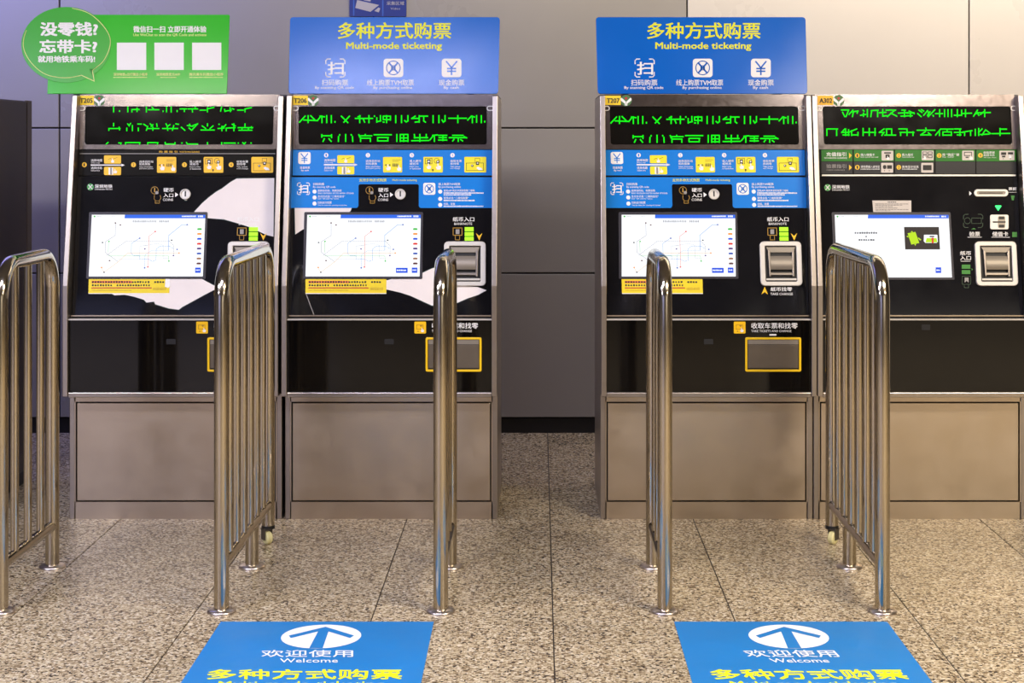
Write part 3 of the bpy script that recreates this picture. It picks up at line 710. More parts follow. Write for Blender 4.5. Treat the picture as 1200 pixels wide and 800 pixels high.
def logo(cp, x, y, tx0, tx1):
    MB(PANEL).plate(circ(x, y, 4, 20), .0002, .001).build('metro_logo', 'green_logo', cp)
    w = MB(PANEL); metro_mark(w, x, y, 3.4, .0014)
    w.text('深圳地铁', tx0, y - 3, tx1, y + 1.4, .001, .02).text('SHENZHEN METRO', tx0, y + 2, tx1, y + 3.6, .001, .0); w.build('lettering', 'white_print', cp)

SCREEN = [(360.3, 251.7), (493.2, 251.7), (491.8, 323.9), (358.2, 323.9)]

# ---- the two machines with blue guides
for tag, label in (('T206', 'ticket machine numbered T206, blue guide and white worn patches on its black panel'),
                   ('T207', 'ticket machine numbered T207, blue guide and clean unworn black panel')):
    R, cp, gp, lp, dx, fx0, fx1 = make_machine(tag, label)
    g = MB(PANEL, dx)
    g.plate([(341.6, 207.6), (577.5, 207.6), (577.2, 243.6), (493, 243.6), (491.4, 242.6), (490.8, 241), (490.8, 217.4), (489.6, 215.8), (421.4, 215.8), (420.2, 217.4), (420, 241), (419, 243), (417.4, 243.6), (340.4, 243.6)], .0002, .0012)
    band = g.build('mode_band', 'blue_guide', R)
    t5 = [(395.3, 181.9, 415.2, 191.3), (395.3, 194.9, 415.2, 204.3), (449, 183.9, 471.3, 202), (496.2, 183.8, 518.9, 202), (544.2, 183.8, 569.8, 202)]
    tiles(gp, PANEL, dx, t5, 'lemon_tile'); pictos(gp, PANEL, dx, t5)
    w = MB(PANEL, dx)
    w.flat(rr(349.6, 178.1, 364, 192.2, 2.2), .0008)
    w.text('现金购票', 351.6, 194.9, 363.2, 197.9, .0008, .015).text('By cash', 353, 198.6, 362, 201, .0008, .02)
    for x in (382.3, 431.2, 482.6, 530.3): w.flat(circ(x, 181.8, 2.6, 16), .0008)
    w.text('选择地图', 380, 186.2, 393, 189.3, .0008, .015).text('Select map', 380, 189.7, 390.3, 191.6, .0008, .0)
    w.text('选择线路', 380, 195, 392.4, 198.2, .0008, .015).text('Select line', 380, 198.7, 390, 200.5, .0008, .0)
    w.line([(380.4, 193), (415, 193)], 1.4, .0008).flat([(414.5, 191.4), (419.2, 193), (414.5, 194.6)], .0008)
    w.text('选择目的站', 428.7, 187.2, 445.5, 190, .0008, .015).text('和购票数', 428.7, 190.5, 442, 193.3, .0008, .015).text('Select destination', 428.7, 194.2, 445.6, 196, .0008, .0).text('and ticket quantity', 428.7, 196.5, 446, 198.3, .0008, .0)
    w.text('投入硬币', 480.1, 187.2, 493.5, 190, .0008, .015).text('或纸币', 480.1, 190.5, 490.5, 193.3, .0008, .015).text('Insert coins', 480.1, 194.2, 490.5, 196, .0008, .0).text('or banknotes', 480.1, 196.5, 493, 198.3, .0008, .0)
    w.text('收取车票', 527.8, 187.2, 541.2, 190, .0008, .015).text('和找零', 527.8, 190.5, 538, 193.3, .0008, .015).text('Take tickets', 527.8, 194.2, 539.4, 196, .0008, .0).text('and change', 527.8, 196.5, 539, 198.3, .0008, .0)
    w.build('lettering', 'white_print', gp)
    b = MB(PANEL, dx); yen(b, 353, 180.2, 360.6, 190.4, 1.1, .0012)
    for i, x in enumerate((382.3, 431.2, 482.6, 530.3)): b.text(str(i + 1), x - .8, 180.2, x + .8, 183.4, .0012, .0)
    b.build('lettering', 'blue_guide', gp)
    y = MB(PANEL, dx); y.text('支持多种方式购票', 420.9, 209.2, 452.9, 212.8, .0016, .012).text('Multi-mode ticketing', 459.9, 209.8, 488.6, 212.8, .0016, .012); y.build('lettering', 'yellow_print', band)
    w = MB(PANEL, dx)
    scan_brackets(w, 348.6, 214.3, 362.8, 227.9, .8, .0016); w.text('扫', 350, 216, 361.4, 226.4, .0016, .02)
    w.text('扫码购票', 367, 214.2, 380, 217.2, .0016, .015).text('By scanning QR code', 367, 217.8, 393.3, 220.8, .0016, .01)
    for yy in (224.4, 231.4, 238.5): w.flat(circ(368.7, yy, 2.4, 16), .0016)
    w.text('选择目的站、购票张数', 372.4, 222, 400.5, 224.6, .0016, .015).text('Select destination and the number of tickets', 372.4, 225, 414.6, 227.2, .0016, .0)
    w.text('支付方式选 “二维码支付”', 372.4, 228.7, 404.3, 231.5, .0016, .015).text('Click “QR code Pay” button', 372.4, 232, 397, 234, .0016, .0)
    w.text('扫码支付取票', 372.4, 235.9, 388.6, 238.8, .0016, .015).text('Take the ticket after scanning and payment', 372.4, 239.6, 406.5, 241.5, .0016, .0)
    w.flat(rr(496, 214.2, 510.2, 228.2, 2.2), .0016)
    w.text('线上购票TVM取票', 513.8, 214.2, 539.3, 217.2, .0016, .015).text('By purchasing online', 513.8, 217.8, 540, 220.8, .0016, .01)
    for yy in (224.4, 233, 240.1): w.flat(circ(515.9, yy, 2.4, 16), .0016)
    w.text('登陆APP 购买并获取取票二维码', 520, 222, 556.3, 224.6, .0016, .015).blobs(520, 225.3, 567, 226.9, .0016, 1.3, .8).blobs(520, 227.5, 553, 229, .0016, 1.3, .8)
    w.text('现场点击 “二维码取票”', 520, 230.6, 549.3, 233.5, .0016, .015).blobs(520, 234, 557, 235.7, .0016, 1.3, .8)
    w.text('扫码、取票', 520, 237.6, 533.2, 240.5, .0016, .015).blobs(520, 240.9, 567, 242.4, .0016, 1.3, .8)
    w.build('lettering', 'white_print', band)
    b = MB(PANEL, dx); b.line(circ(503.1, 221.2, 5, 20), .8, .002, True); metro_mark(b, 503.1, 221.2, 4.6, .002); b.build('metro_mark', 'blue_guide', band)
    coins(cp, R, dx)
    banknote_print(cp, dx); banknote_slot(R, dx)
    scr = screen(R, dx, SCREEN, 399.5, tag); metro_map(scr, dx, True)
    yellow_notice(R, dx, False); tray(R, lp, dx)
    if tag == 'T206':
        worn(cp, [(344.6, 243.2), (413, 243.2), (411.5, 247), (406, 251), (404, 256), (361, 256), (360.2, 266), (352, 270.6), (345.4, 275)])
        worn(cp, [(452, 328.4), (460, 326), (492.5, 320), (506, 313.7), (520, 310), (534, 334), (560, 336), (571, 340), (561, 345.5), (548, 350), (535, 355.8), (520, 358.6), (506, 358.7), (495, 353.7), (480, 346.6), (467.5, 342.5), (452, 339)])
        MB(PANEL).line([(358.6, 344), (368, 369)], .8, .0006).build('scratch', 'grey_print', cp)
    else:
        w = MB(PANEL); w.text('纸币找零', 903, 336.4, 928.2, 341.2, .0012, .018).text('TAKE CHANGE', 902.7, 342.9, 929, 345.8, .0012, .0); w.build('lettering', 'white_print', cp)
        MB(PANEL).flat([(892.2, 345), (896.1, 342), (900, 345), (896.1, 336)], .0012).build('arrow', 'amber_print', cp)

# ---- T205, black guide panel
R, cp, gp, lp, dx, fx0, fx1 = make_machine('T205', 'ticket machine numbered T205, black guide panel with amber icons, large white worn patches')
t5 = [(122, 182, 141.9, 191.7), (122, 195.5, 141.9, 205.2), (184.1, 183.9, 206.6, 202.4), (238.8, 183.9, 261.7, 202.3), (294.7, 183.9, 320.2, 202.3)]
tiles(gp, PANEL, None, t5, 'amber_print'); pictos(gp, PANEL, None, t5)
w = MB(PANEL); xs = (98.9, 156.5, 216.2, 270.9)
w.text('选择地图', 106.7, 186.4, 119.8, 189.4, .0008, .015).text('Select map', 106.7, 190, 117, 191.8, .0008, .0).text('选择线路', 106.7, 195.3, 119.8, 198.3, .0008, .015).text('Select line', 106.7, 198.9, 117, 200.6, .0008, .0)
w.line([(107, 193.4), (142, 193.4)], 1.3, .0008).flat([(142.4, 191.8), (146.4, 193.4), (142.4, 195)], .0008)
for x0, a, b_, c_, d_ in ((163.2, '选择目的站', '和购票数', 'Select destination', 'and ticket quantity'), (222.3, '投入硬币', '或纸币', 'Insert coins', 'or banknotes'), (277.4, '收取车票', '和找零', 'Take tickets', 'and change')):
    ww = 16.6 if len(a) == 5 else 13.4
    w.text(a, x0, 188, x0 + ww, 190.7, .0008, .015).text(b_, x0, 191, x0 + ww * .78, 193.7, .0008, .015).text(c_, x0, 194.6, x0 + ww * .95, 196.2, .0008, .0).text(d_, x0, 196.9, x0 + ww, 198.6, .0008, .0)
w.build('lettering', 'white_print', gp)
q = MB(PANEL); q.line([(94, 180), (322, 180)], .8, .0006); q.build('rule', 'grey_print', gp)
a = MB(PANEL)
for x in xs: a.flat(circ(x, 193, 2.9, 16), .0008)
a.text('购 票 指 引', 186.3, 176.6, 208, 179, .0008, .02).text('TICKET BUYING GUIDANCE', 210.4, 177.1, 234, 178.9, .0008, .0); a.build('lettering', 'amber_print', gp)
k = MB(PANEL)
for i, x in enumerate(xs): k.text(str(i + 1), x - .9, 191.3, x + .9, 194.7, .0012, .01)
k.build('lettering', 'dark_print', gp)
coins(cp, R, dx); banknote_print(cp, dx); banknote_slot(R, dx)
scr = screen(R, dx, SCREEN, 399, 'T205'); metro_map(scr, dx, False); yellow_notice(R, dx, True); tray(R, lp, dx)
logo(cp, 106, 219, 111, 131.8)
worn(cp, [(227, 248), (230, 244.6), (237, 237), (245, 230), (253, 224), (260, 220), (270, 212.6), (277.5, 208.4), (322, 208.2), (321, 277.5), (312, 275.4), (306, 272.5), (293, 266.6), (280, 262.5), (262, 257.6), (244, 256), (232, 254)])
worn(cp, [(127.5, 342.6), (133.5, 346), (145.5, 345.3), (156, 347.5), (168, 351.3), (171, 354.7), (180, 353.8), (181.5, 357), (198, 362), (210, 363.3), (214.5, 360), (234, 349), (250.5, 340), (262, 336), (251, 334), (240, 328), (231, 322), (147, 322), (135, 330)])
worn(cp, [(213, 228.6), (215.6, 224.6), (220, 221), (222, 229), (219, 235.6), (216.2, 235.4)])

# ---- A302, card top-up machine
R, cp, gp, lp, dx, fx0, fx1 = make_machine('A302', 'card top-up machine numbered A302, green guide panel, at the right edge')
for y0, y1, m in ((175.4, 189, 'green_guide'), (189.4, 203.6, 'grey_guide')):
    for x0, x1 in ((962.5, 999), (1000.6, 1047.4), (1048.8, 1094.8), (1096.4, 1142.8), (1144.2, 1190.8)):
        MB(PANEL).plate(box4(x0, y0, x1, y1), .0002, .0008).build('guide_field', m, gp)
for r in ((1033, 176.6, 1046.8, 188), (1080, 176.4, 1094, 187.8), (1127.5, 176.5, 1141.2, 187.8), (1171, 176.5, 1188.8, 187.8), (1032.5, 190.8, 1046.5, 202.2), (1079.5, 190.8, 1093.5, 202.2)):
    MB(PANEL).plate(rr(*r, .8, 2), .0008, .0014).build('icon_tile', 'paper', gp)
k, w, a = MB(PANEL), MB(PANEL), MB(PANEL)
k.flat(box4(1036, 178.4, 1044, 180), .0018).flat(box4(1037.6, 181, 1042.4, 185), .0018).flat(rr(1034.6, 193.4, 1038.6, 198, 1.6), .0018).flat(box4(1039.4, 193.6, 1045.2, 197.8), .0018).flat(box4(1081.4, 193.4, 1091.6, 199.4), .0018)
for x, y in ((1081.4, 178), (1087.6, 178), (1081.4, 182), (1087.6, 182)): k.line(box4(x, y, x + 4.6, y + 2.8), .7, .0018, True)
k.line(box4(1130, 178.4, 1138.4, 182.4), .8, .0018, True).flat(box4(1131.4, 183.6, 1135, 185), .0018).flat(box4(1173, 178.4, 1179, 181.6), .0018).flat(box4(1181, 178.4, 1187, 181), .0018).flat(box4(1174, 182.4, 1178, 184.4), .0018)
for x in (1175.6, 1184, 1036.4, 1042): k.flat(circ(x, 186 if x > 1100 else 200, .6, 6), .0018)
k.build('pictogram', 'dark_print', gp)
hand(w, 1040.4, 183, 4, .0022); hand(w, 1083.6, 182.6, 4, .0022); hand(w, 1137.8, 182.6, 4.6, .0022); hand(w, 1183.6, 181.4, 4, .0022)
w.text('充值指引', 968.3, 178.4, 991.5, 183.2, .0012, .014).text('RECHARGING GUIDANCE', 966, 184.2, 992.6, 186, .0012, .0).text('插入储值卡', 1008.5, 179.8, 1025, 182.8, .0012, .015).text('Insert stored value card', 1008.5, 183.2, 1029, 184.7, .0012, .0)
w.text('投入纸币', 1057, 179.8, 1070, 182.8, .0012, .015).text('Insert banknotes', 1057, 183.2, 1071, 184.7, .0012, .0).text('按 “确定” 键', 1104.2, 179.6, 1124, 182.8, .0012, .015).text('Press  “Confirm”', 1104.2, 183.2, 1118, 184.7, .0012, .0)
w.text('收取票据', 1152.5, 177.4, 1165.5, 180.1, .0012, .015).text('取回卡片', 1152.5, 180.5, 1165.5, 183.2, .0012, .015).text('Take receipt and card', 1152.5, 184, 1167, 185.4, .0012, .0)
w.text('请将票插入读写区', 1008.5, 193.9, 1031, 196.8, .0012, .015).blobs(1008.5, 197.6, 1031, 198.6, .0012, 1.2, .7).text('查询显示信息', 1057, 193.9, 1076.5, 196.8, .0012, .015).blobs(1057, 197.6, 1075, 198.6, .0012, 1.2, .7)
w.build('lettering', 'white_print', gp)
g = MB(PANEL); g.text('验票指引', 968.3, 192.4, 991.5, 197.2, .0012, .014).text('CHECK GUIDANCE', 968.3, 198.4, 990, 200, .0012, .0); g.build('lettering', 'grey_print', gp)
nn = ((1004.6, 182.2, '1'), (1053.2, 182.2, '2'), (1100.5, 182.2, '3'), (1148.8, 182, '4'), (1004.6, 196, '1'), (1053.2, 196, '2'))
for x, y, _ in nn: a.flat(circ(x, y, 2.7, 16), .0012)
a.flat([(995, 179), (998.2, 182.2), (995, 185.4)], .0012).flat([(995, 193), (998.2, 196.2), (995, 199.4)], .0012); a.build('lettering', 'amber_print', gp)
k = MB(PANEL)
for x, y, s in nn: k.text(s, x - .9, y - 1.8, x + .9, y + 1.8, .0016, .015)
k.build('lettering', 'dark_print', gp)
MB(PANEL).plate(box4(963, 204.6, 1190, 206.4), -.002, .004).build('trim_strip', 'silver_ring', R)
logo(cp, 969.8, 219.7, 975, 995.6)
QA = [(978 , 251.8), (1111.3, 251.8), (1115.3, 325), (980.9, 325)]
scr = screen(R, None, QA, 1017, 'A302')
C = lambda x, y: (970 + x / 7.275, 225 + y / 7.275)
MB(PANEL).flat([C(648, 298), C(945, 298), C(955, 490), C(658, 490)], .0052).build('picture', 'scr_dark', scr)
q = MB(PANEL); q.flat([C(678, 352), C(745, 340), C(778, 435), C(710, 448)], .0056).flat([C(704, 342), C(716, 332), C(724, 344)], .0056).flat([C(668, 378), C(682, 372), C(686, 390)], .0056).flat([C(765, 385), C(795, 405), C(786, 414), C(770, 400)], .0056).flat([C(736, 446), C(752, 440), C(744, 460)], .0056).flat([C(840, 393), C(925, 393), C(932, 430), C(830, 430)], .0060); q.build('picture_card', 'scr_lime', scr)
MB(PANEL).flat([C(818, 365), C(932, 365), C(936, 425), C(925, 434), C(830, 434), C(816, 420)], .0056).build('picture_slot', 'scr_white', scr)
MB(PANEL).flat(box4(*C(866, 374), *C(905, 386)), .0060).build('picture_slot', 'scr_text', scr)
MB(PANEL).flat([C(891, 386), C(908, 405), C(898, 405), C(900, 436), C(884, 436), C(884, 405), C(874, 405)], .0064).build('picture_arrow', 'scr_red', scr)
MB(PANEL).blobs(*C(228, 340), *C(425, 356), .0052, 2.7, .72).blobs(*C(320, 372), *C(336, 386), .0052, 2.4, .72).blobs(*C(262, 400), *C(400, 416), .0052, 2.7, .72).build('lettering', 'scr_text', scr)
MB(PANEL).flat(box4(*C(917, 642), *C(965, 690)), .0052).build('button', 'scr_btn', scr)
MB(PANEL).blobs(*C(924, 660), *C(960, 672), .0056, 1.6, .8).build('lettering', 'scr_white', scr)
nt_ = MB(PANEL).plate([C(380, 72), C(712, 72), C(712, 170), C(388, 170)], .0002, .001).build('paper_notice', 'paper', R)
q = MB(PANEL).blobs(*C(512, 80), *C(585, 90), .0014, 1.7, .7)
for y, x1 in ((98, 695), (108, 640), (120, 560), (133, 600), (146, 690), (156, 540)): q.blobs(*C(404, y), *C(x1, y + 6), .0014, 1.4, .6)
q.build('lettering', 'dark_print', nt_)
sl = MB(PANEL).ring(rr(1141, 221.8, 1181.2, 230.4, 4.2, 6), rr(1144.4, 224.6, 1177.8, 227.8, 1.5, 6), 0, .007).build('receipt_slot', 'silver_ring', R, bevel=.002)
MB(PANEL).plate(rr(1144, 224.2, 1178.2, 228.2, 1.5, 6), .0004, .002).build('slot_plate', 'steel_side', sl)
MB(PANEL).plate(box4(1147, 225.6, 1175, 226.8), .002, .003).build('slot_opening', 'black_matt', sl)
q = MB(PANEL); q.flat([(1135.8, 223.8), (1138.7, 226.4), (1135.8, 229.2)], .001).text('票据', 1181.8, 219.4, 1191, 223, .001, .02).text('验票', 1135.8, 271.4, 1148.3, 276.8, .001, .015).text('储值卡', 1162.8, 271.4, 1181.3, 276.8, .001, .015)
q.text('纸币', 1125, 294.1, 1137.8, 298.9, .001, .018).text('入口', 1125, 299.8, 1137.8, 304.6, .001, .018).line([(1134, 277.9), (1150, 277.9)], .5, .001).line([(1162, 277.9), (1183, 277.9)], .5, .001).line([(1126, 306), (1137, 306)], .5, .001).line([(1181.8, 225.3), (1191, 225.3)], .4, .001); q.build('lettering', 'white_print', cp)
MB(PANEL).plate([(1165.8, 241.4), (1166.6, 240.6), (1172.8, 240.6), (1173.6, 241.4), (1169.8, 247)], 0, .001).build('indicator_arrow', 'green_lit', cp)
cs = MB(PANEL).plate(rr(1160, 251.5, 1181.6, 268.8, 2), 0, .005).build('card_reader', 'silver_ring', R, bevel=.001)
MB(PANEL).plate(rr(1169, 253.2, 1177.6, 267.4, 2), .0045, .0056).build('card_recess', 'steel_side', cs)
MB(PANEL).plate(box4(1163, 259.4, 1178, 261), .005, .0062).plate(rr(1170, 254, 1176.6, 257, 1), .005, .0062).plate(rr(1170, 263.4, 1176.6, 266.6, 1), .005, .0062).build('card_opening', 'black_matt', cs)
q = MB(PANEL); q.flat(box4(1127, 310, 1137, 314.8), .001).flat(box4(1127, 316.4, 1137, 321), .001).flat(box4(1186.2, 271.8, 1191.8, 277.6), .001).flat([(1184.6, 229), (1189, 229), (1188, 234.6), (1185.6, 234.6)], .001).flat([(1138.6, 314.4), (1140, 315.6), (1138.6, 316.8)], .001).flat([(1138, 268.6), (1141, 267.2), (1144, 268.6)], .001); q.build('pictogram', 'green_dim', cp)
q = MB(PANEL); scan_brackets(q, 1129, 251, 1151.6, 266.6, .7, .001); q.line(circ(1133.6, 258.6, 3.6, 14), .6, .001, True).line(box4(1138.6, 255.4, 1150, 261.8), .6, .001, True).line(box4(1127.6, 323.6, 1137.4, 333), .6, .001, True).line([(1130, 333), (1130, 337), (1135, 337), (1135, 333)], .6, .001); q.build('pictogram', 'green_line', cp)
MB(PANEL).flat([(1130.4, 325.2), (1135, 325.2), (1135, 331), (1132.7, 329), (1130.4, 331)], .0012).build('pictogram', 'grey_print', cp)
banknote_slot(R, dx)
MB(LOWER).plate(box4(1080, 380, 1090, 386.6), .0002, .001).build('data_plate', 'grey_guide', lp)

# ---------------------------------------------------------------- boards on top of the machines
def board_feet(R, x0, x1):
    for x in (x0 + .12, x1 - .12):
        MB().profile([(7.058, 1.782), (7.20, 1.782), (7.20, 1.79), (7.09, 1.90), (7.083, 1.90)], x - .012, x + .012).build('support_foot', 'dark_body', R)
def blue_board(dxp, label):
    dx = lambda y: dxp
    X0, X1 = SIGN(338 + dxp, 110).x, SIGN(584 + dxp, 110).x
    R = thing('sign_board', label, 'sign', ((X0 + X1) / 2, 7.08, 1.786), 'blue ticketing boards on the machines')
    sk = lambda y: (110 - y) / 90
    o = []
    f0 = (CX - (460.9 + dxp)) * .0115
    for x, y in rr(338, 20, 583.8, 109.8, 3.5, 4): o.append((x + f0 * sk(y) - (x - 460.9) * .0 * sk(y), y))
    MB(SIGN, dx).plate(o, -.008, 0).build('board', 'blue_sign', R, bevel=.0012)
    board_feet(R, X0, X1)
    MB(SIGN, dx).text('多种方式购票', 396, 26.2, 528.8, 45.6, .0006, .014).text('Multi-mode ticketing', 405.5, 49.6, 518, 59.8, .0006, .022).build('lettering', 'yellow_print', R)
    w = MB(SIGN, dx)
    scan_brackets(w, 381.8, 69.2, 404.2, 90.2, 1.2, .0006); w.text('扫', 384, 72.4, 403, 87.6, .0006, .02)
    w.flat(rr(449.5, 68.8, 472.6, 90.5, 3.4), .0006).flat(rr(517.6, 68.8, 540.8, 90.5, 3.4), .0006)
    w.text('扫码购票', 377, 93.2, 408, 100.4, .0006, .006).text('By scanning QR code', 369.2, 101, 415, 105.2, .0006, .016)
    w.text('线上购票TVM取票', 430, 93.2, 485, 100.4, .0006, .006).text('By purchasing online', 437.5, 101, 483.3, 105.2, .0006, .016)
    w.text('现金购票', 514.2, 93.2, 544.2, 100.4, .0006, .006).text('By cash', 520, 101, 537.6, 105.2, .0006, .016)
    w.build('lettering', 'white_print', R)
    b = MB(SIGN, dx); yen(b, 523.4, 72.4, 535, 87.2, 1.8, .0010); b.line(circ(461, 79.6, 8, 28), 1.1, .0010, True); metro_mark(b, 461, 79.6, 7.6, .0010); b.build('icon', 'blue_sign', R)
blue_board(0, 'blue Multi-mode ticketing board standing on the machine numbered T206')
blue_board(362.4, 'blue Multi-mode ticketing board standing on the machine numbered T207')

X0, X1 = SIGN(56, 110).x, SIGN(266, 110).x
R = thing('sign_board', 'green board with speech bubble and three white squares on machine T205', 'sign', ((X0 + X1) / 2, 7.08, 1.786))
MB(SIGN).plate([(55.4, 109.8), (58, 17.2), (268, 17.2), (269, 18.2), (265.8, 109.8)], -.008, 0).build('board', 'green_sign', R, bevel=.0012)
MB(SIGN).plate([(x, y) for x, y in circ(77.6, 52.6, 52.6, 48, 44.4)], -.007, .002).build('speech_bubble', 'green_bubble', R, bevel=.0008)
board_feet(R, X0, X1)
def smooth(pts, n=3):
    for _ in range(n):
        q = [pts[0]]
        for (a, b), (c, d) in zip(pts, pts[1:]): q += [(a * .75 + c * .25, b * .75 + d * .25), (a * .25 + c * .75, b * .25 + d * .75)]
        pts = q + [pts[-1]]
    return pts
q = MB(SIGN)
q.line(smooth([(85, 9.9), (103, 14), (118, 26), (129.6, 42), (129.4, 56), (122, 72), (112, 80), (108.4, 82.8)]), .8, .0028).line([(108.4, 82.8), (110.6, 95.3)], .8, .0028).line([(110.6, 95.3), (95.8, 88.4)], .8, .0028)
q.line(smooth([(95.8, 88.4), (84, 91), (72, 91.6), (52.5, 88), (36, 74), (27.4, 58), (27.6, 46), (31, 36)]), .8, .0028)
q.build('bubble_outline', 'pale_yellow_print', R)
MB(SIGN).flat([(104, 80), (112, 78), (111, 95.6)], .0024).flat([(96, 87), (108, 80), (110.6, 95.4)], .0024).build('bubble_tail', 'green_bubble', R)
w = MB(SIGN)
w.text('没零钱?', 47.2, 26, 115, 42.6, .0026, .03).text('忘带卡?', 46.2, 46.6, 114.2, 62.6, .0026, .03).text('就用地铁乘车码!', 44.6, 65.4, 111.6, 73.4, .0026, .026)
w.text('微信扫一扫 立即开通体验', 156.2, 30.4, 242, 38.1, .0008, .02)
w.build('lettering', 'white_print', R)
y = MB(SIGN); y.text('Use WeChat to scan the QR Code and activate', 156.2, 39.2, 242, 43, .0008, .014)
y.text('深圳地铁e出行微信小程序', 133, 85.4, 173, 89, .0008, .02).text('深圳地铁官方APP', 183.2, 85.4, 211.2, 89, .0008, .02).text('腾讯乘车码微信小程序', 221.8, 85.4, 261.8, 89, .0008, .02)
for a_, b_ in ((133, 173.4), (188, 207), (222, 262)): y.blobs(a_, 90, b_, 91.2, .0008, 1.2, .7)
y.build('lettering', 'pale_yellow_print', R)
for a_, b_ in ((137, 171.4), (181, 215.4), (225.2, 259.4)): MB(SIGN).flat(box4(a_, 50, b_, 82), .0008).build('white_square', 'white_print', R)

# wall sign above the T206 board
R = thing('wall_sign', 'dark blue surveillance camera sign on the wall, cut by the top edge', 'sign', WALL(443, 10, .012))
MB(WALL).plate(rr(410, -52, 476.6, 19.8, 1), .013, .019).build('board', 'blue_deep', R, bevel=.0015)
MB(WALL).flat(box4(414.2, -48, 415.8, 19), .0198).flat(box4(448.2, -48, 449.8, 19.4), .0198).build('border_line', 'blue_deep_line', R)
q = MB(WALL); q.flat([(419, .5), (444.6, 6.2), (434.6, 14.2), (416.8, 9.6)], .0198).flat([(439, 13.2), (444, 9), (446, 10.2), (444.4, 14.8)], .0198).flat([(427, -1.5), (435, -.5), (434.6, 2.2), (426.6, .6)], .0198); q.build('pictogram', 'cam_grey', R)
MB(WALL).text('采集区域', 453.4, 2, 474, 6.4, .0198, .015).text('Video', 458, 9.2, 469.4, 11.6, .0198, .0).build('lettering', 'cam_grey', R)

# dark cabinet beyond the left barrier
R = thing('kiosk_cabinet', 'dark brown cabinet cut off by the left edge, behind the leftmost barrier', 'cabinet', (-2.84, 7.3, 0))
MB().box(-3.30, -2.384, 6.95, 7.68, .06, 1.772).build('body', 'brown_side', R, bevel=.004)
MB().box(-2.384, -2.374, 6.96, 7.625, .07, 1.766).build('side_panel', 'brown_side', R, bevel=.002)
MB().box(-2.386, -2.372, 7.632, 7.70, .06, 1.774).build('edge_trim', 'brown_edge', R, bevel=.002)
MB().box(-3.29, -2.39, 6.97, 7.67, 0, .06).build('plinth', 'black_matt', R)
MB().box(-3.22, -2.46, 6.944, 6.952, .9, 1.6).build('front_panel', 'black_gloss', R, bevel=.002)

# ---------------------------------------------------------------- queue barriers
Y0, YR, YE = 5.53, 6.116, 6.484
def barrier(X, long_, label):
    R = thing('queue_barrier', label, 'barrier', (X, (Y0 + YR) / 2, 0), 'steel queue barriers')
    ye = YE if long_ else YR
    zt, r, pr = 1.166, .125, .0252
    path = [(X, Y0, .004), (X, Y0, .3), (X, Y0, .7), (X, Y0, zt - r)]
    path += [(X, Y0 + r - r * math.cos(a), zt - r + r * math.sin(a)) for a in [math.radians(t) for t in range(9, 91, 9)]]
    path += [(X, (Y0 + ye) / 2, zt)]
    path += [(X, ye - r + r * math.sin(a), zt - r + r * math.cos(a)) for a in [math.radians(t) for t in range(0, 91, 9)]]
    path += [(X, ye, .7), (X, ye, .3), (X, ye, .066 if long_ else .004)]
    MB().tube(path, pr, 24).build('hoop', 'steel_polished', R, smooth=True)
    MB().tube([(X, Y0 + .02, .155), (X, (Y0 + ye) / 2, .155), (X, ye - .02, .155)], .019, 18).build('lower_rail', 'steel_polished', R, smooth=True)
    n = 6 if long_ else 3
    for k in range(1, n + 1):
        y = Y0 + (ye - Y0) * k / (n + 1)
        MB().tube([(X, y, .160), (X, y, .6), (X, y, 1.146)], .0145, 16).build('bar', 'steel_polished', R, smooth=True)
    if long_:
        MB().tube([(X, YR, .004), (X, YR, .08), (X, YR, .148)], pr, 24).build('leg', 'steel_polished', R, smooth=True)
    for y in (Y0, YR):
        MB().lathe([(.0485, 0), (.0485, .004), (.046, .008), (.036, .0125), (.0262, .014)], (X, y, 0)).build('floor_flange', 'flange_steel', R, smooth=True)
    if long_:
        sx = -1 if X < 0 else 1
        c = MB().lathe([(.026, .060), (.026, .072), (.018, .074)], (X, ye, 0)).build('caster', 'black_matt', R, smooth=True)
        sw = Matrix.Translation((X + sx * .006, ye - .006, 0)) @ Matrix.Rotation(sx * math.radians(-38), 4, 'Z')
        def swivel(m): m.v = [sw @ v for v in m.v]; return m
        f = MB()
        for k in (-1, 1): f.box(k * .015 - .0015, k * .015 + .0015, -.018, .014, .018, .060)
        f.box(-.0165, .0165, -.014, .016, .054, .063); swivel(f).build('fork', 'caster_grey', c)
        swivel(MB().lathe([(.010, -.0135), (.012, -.0125), (.021, -.0125), (.0255, -.008), (.0255, .008), (.021, .0125), (.012, .0125), (.010, .0135)], (0, -.008, .0255), 'x')).build('wheel', 'caster_cream', c, smooth=True)
    return R
barrier(-1.8086, False, 'steel queue barrier at the left edge, in front of the dark cabinet')
barrier(-1.067, True, 'long steel queue barrier with a caster, in front of machine T205')
barrier(-.331, False, 'short steel queue barrier seen nearly end-on in front of machine T206')
barrier(.4215, False, 'short steel queue barrier seen nearly end-on in front of machine T207')
barrier(1.152, True, 'long steel queue barrier with a caster, in front of machine A302')

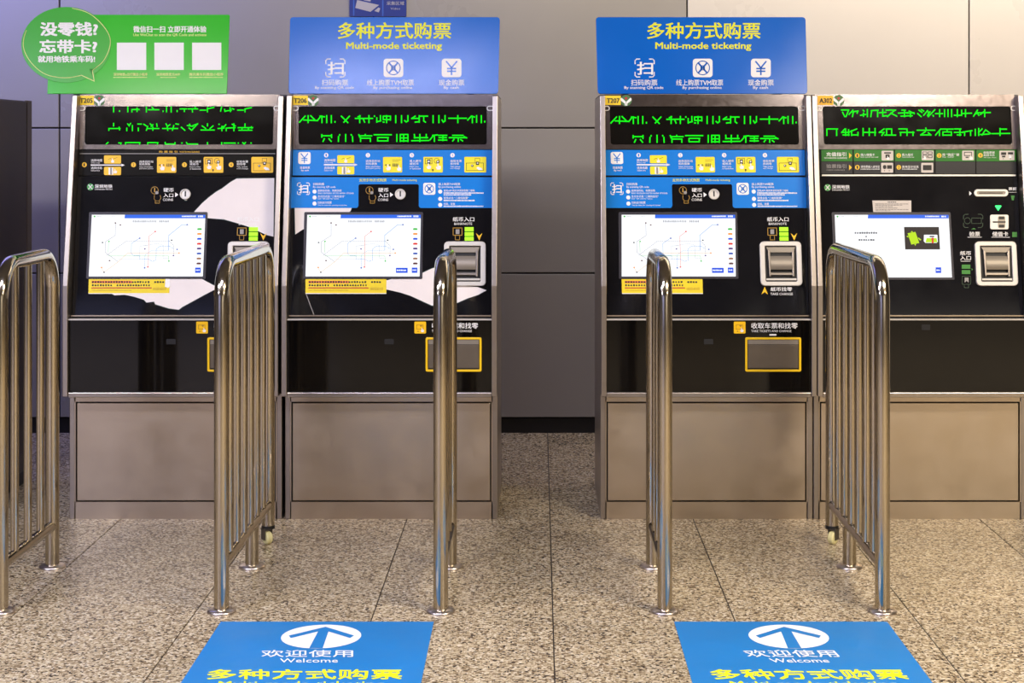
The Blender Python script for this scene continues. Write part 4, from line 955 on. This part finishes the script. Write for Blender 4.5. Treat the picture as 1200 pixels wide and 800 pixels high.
# ---------------------------------------------------------------- floor stickers
def floor_sticker(dxw, label):
    class G(Ground):
        def __call__(s, x, y, h=0.0): return Ground.__call__(s, x, y, h) + Vector((dxw, 0, 0))
    g = G()
    y0, y1 = F * H / 558.5, 4.42
    R = thing('floor_sticker', label, 'floor sticker', (-.6975 + dxw, 5.0, 0), 'blue welcome stickers on the floor')
    q = MB(); i = 0
    q.v = [Vector((-1.047 + dxw, y0, .0012)), Vector((-.347 + dxw, y0, .0012)), Vector((-.343 + dxw, y1, .0012)), Vector((-1.043 + dxw, y1, .0012))]
    q.v += [v - Vector((0, 0, .0010)) for v in q.v[:4]]
    q.f = [(3, 2, 1, 0), (4, 5, 6, 7)] + [(k, (k + 1) % 4, 4 + (k + 1) % 4, 4 + k) for k in range(4)]
    q.build('sheet', 'blue_floor', R)
    cx, cy, r = -.6955 + dxw, 5.252, .127
    w = MB()
    w.v = [Vector((cx + r * math.cos(2 * math.pi * k / 40), cy + r * math.sin(2 * math.pi * k / 40), .0016)) for k in range(40)]; w.f = [tuple(range(40))]
    w.build('arrow_disc', 'white_print', R)
    m = MB()
    def quad(*p):
        i = len(m.v); m.v += [Vector((cx + a, cy + b, .0020 + .0002 * len(m.f))) for a, b in p]; m.f.append(tuple(range(i, i + len(p))))
    quad((-.021, -.125), (.021, -.125), (.016, .08), (-.016, .08))
    quad((0, .102), (-.104, .006), (-.094, -.02), (0, .066))
    quad((0, .102), (0, .066), (.094, -.02), (.104, .006))
    m.build('arrow', 'blue_floor', R)
    t = MB(g); t.text('欢迎使用', 306, 762, 413.8, 770.2, .0016, .008).text('Welcome', 328, 772, 396, 776.7, .0016, .008); t.build('lettering', 'white_print', R)
    t = MB(g); t.text('多种方式购票', 242.5, 784.6, 471, 796.4, .0016, .03).text('Multi-mode ticketing', 256, 798.6, 450, 807, .0016, .025); t.build('lettering', 'yellow_print', R)
floor_sticker(0.0, 'blue floor sticker with Welcome arrow between the barriers before T205 and T206')
floor_sticker(1.4905, 'blue floor sticker with Welcome arrow between the barriers before T207 and A302')

for o in bpy.data.objects:
    if '_o' in o: del o['_o']
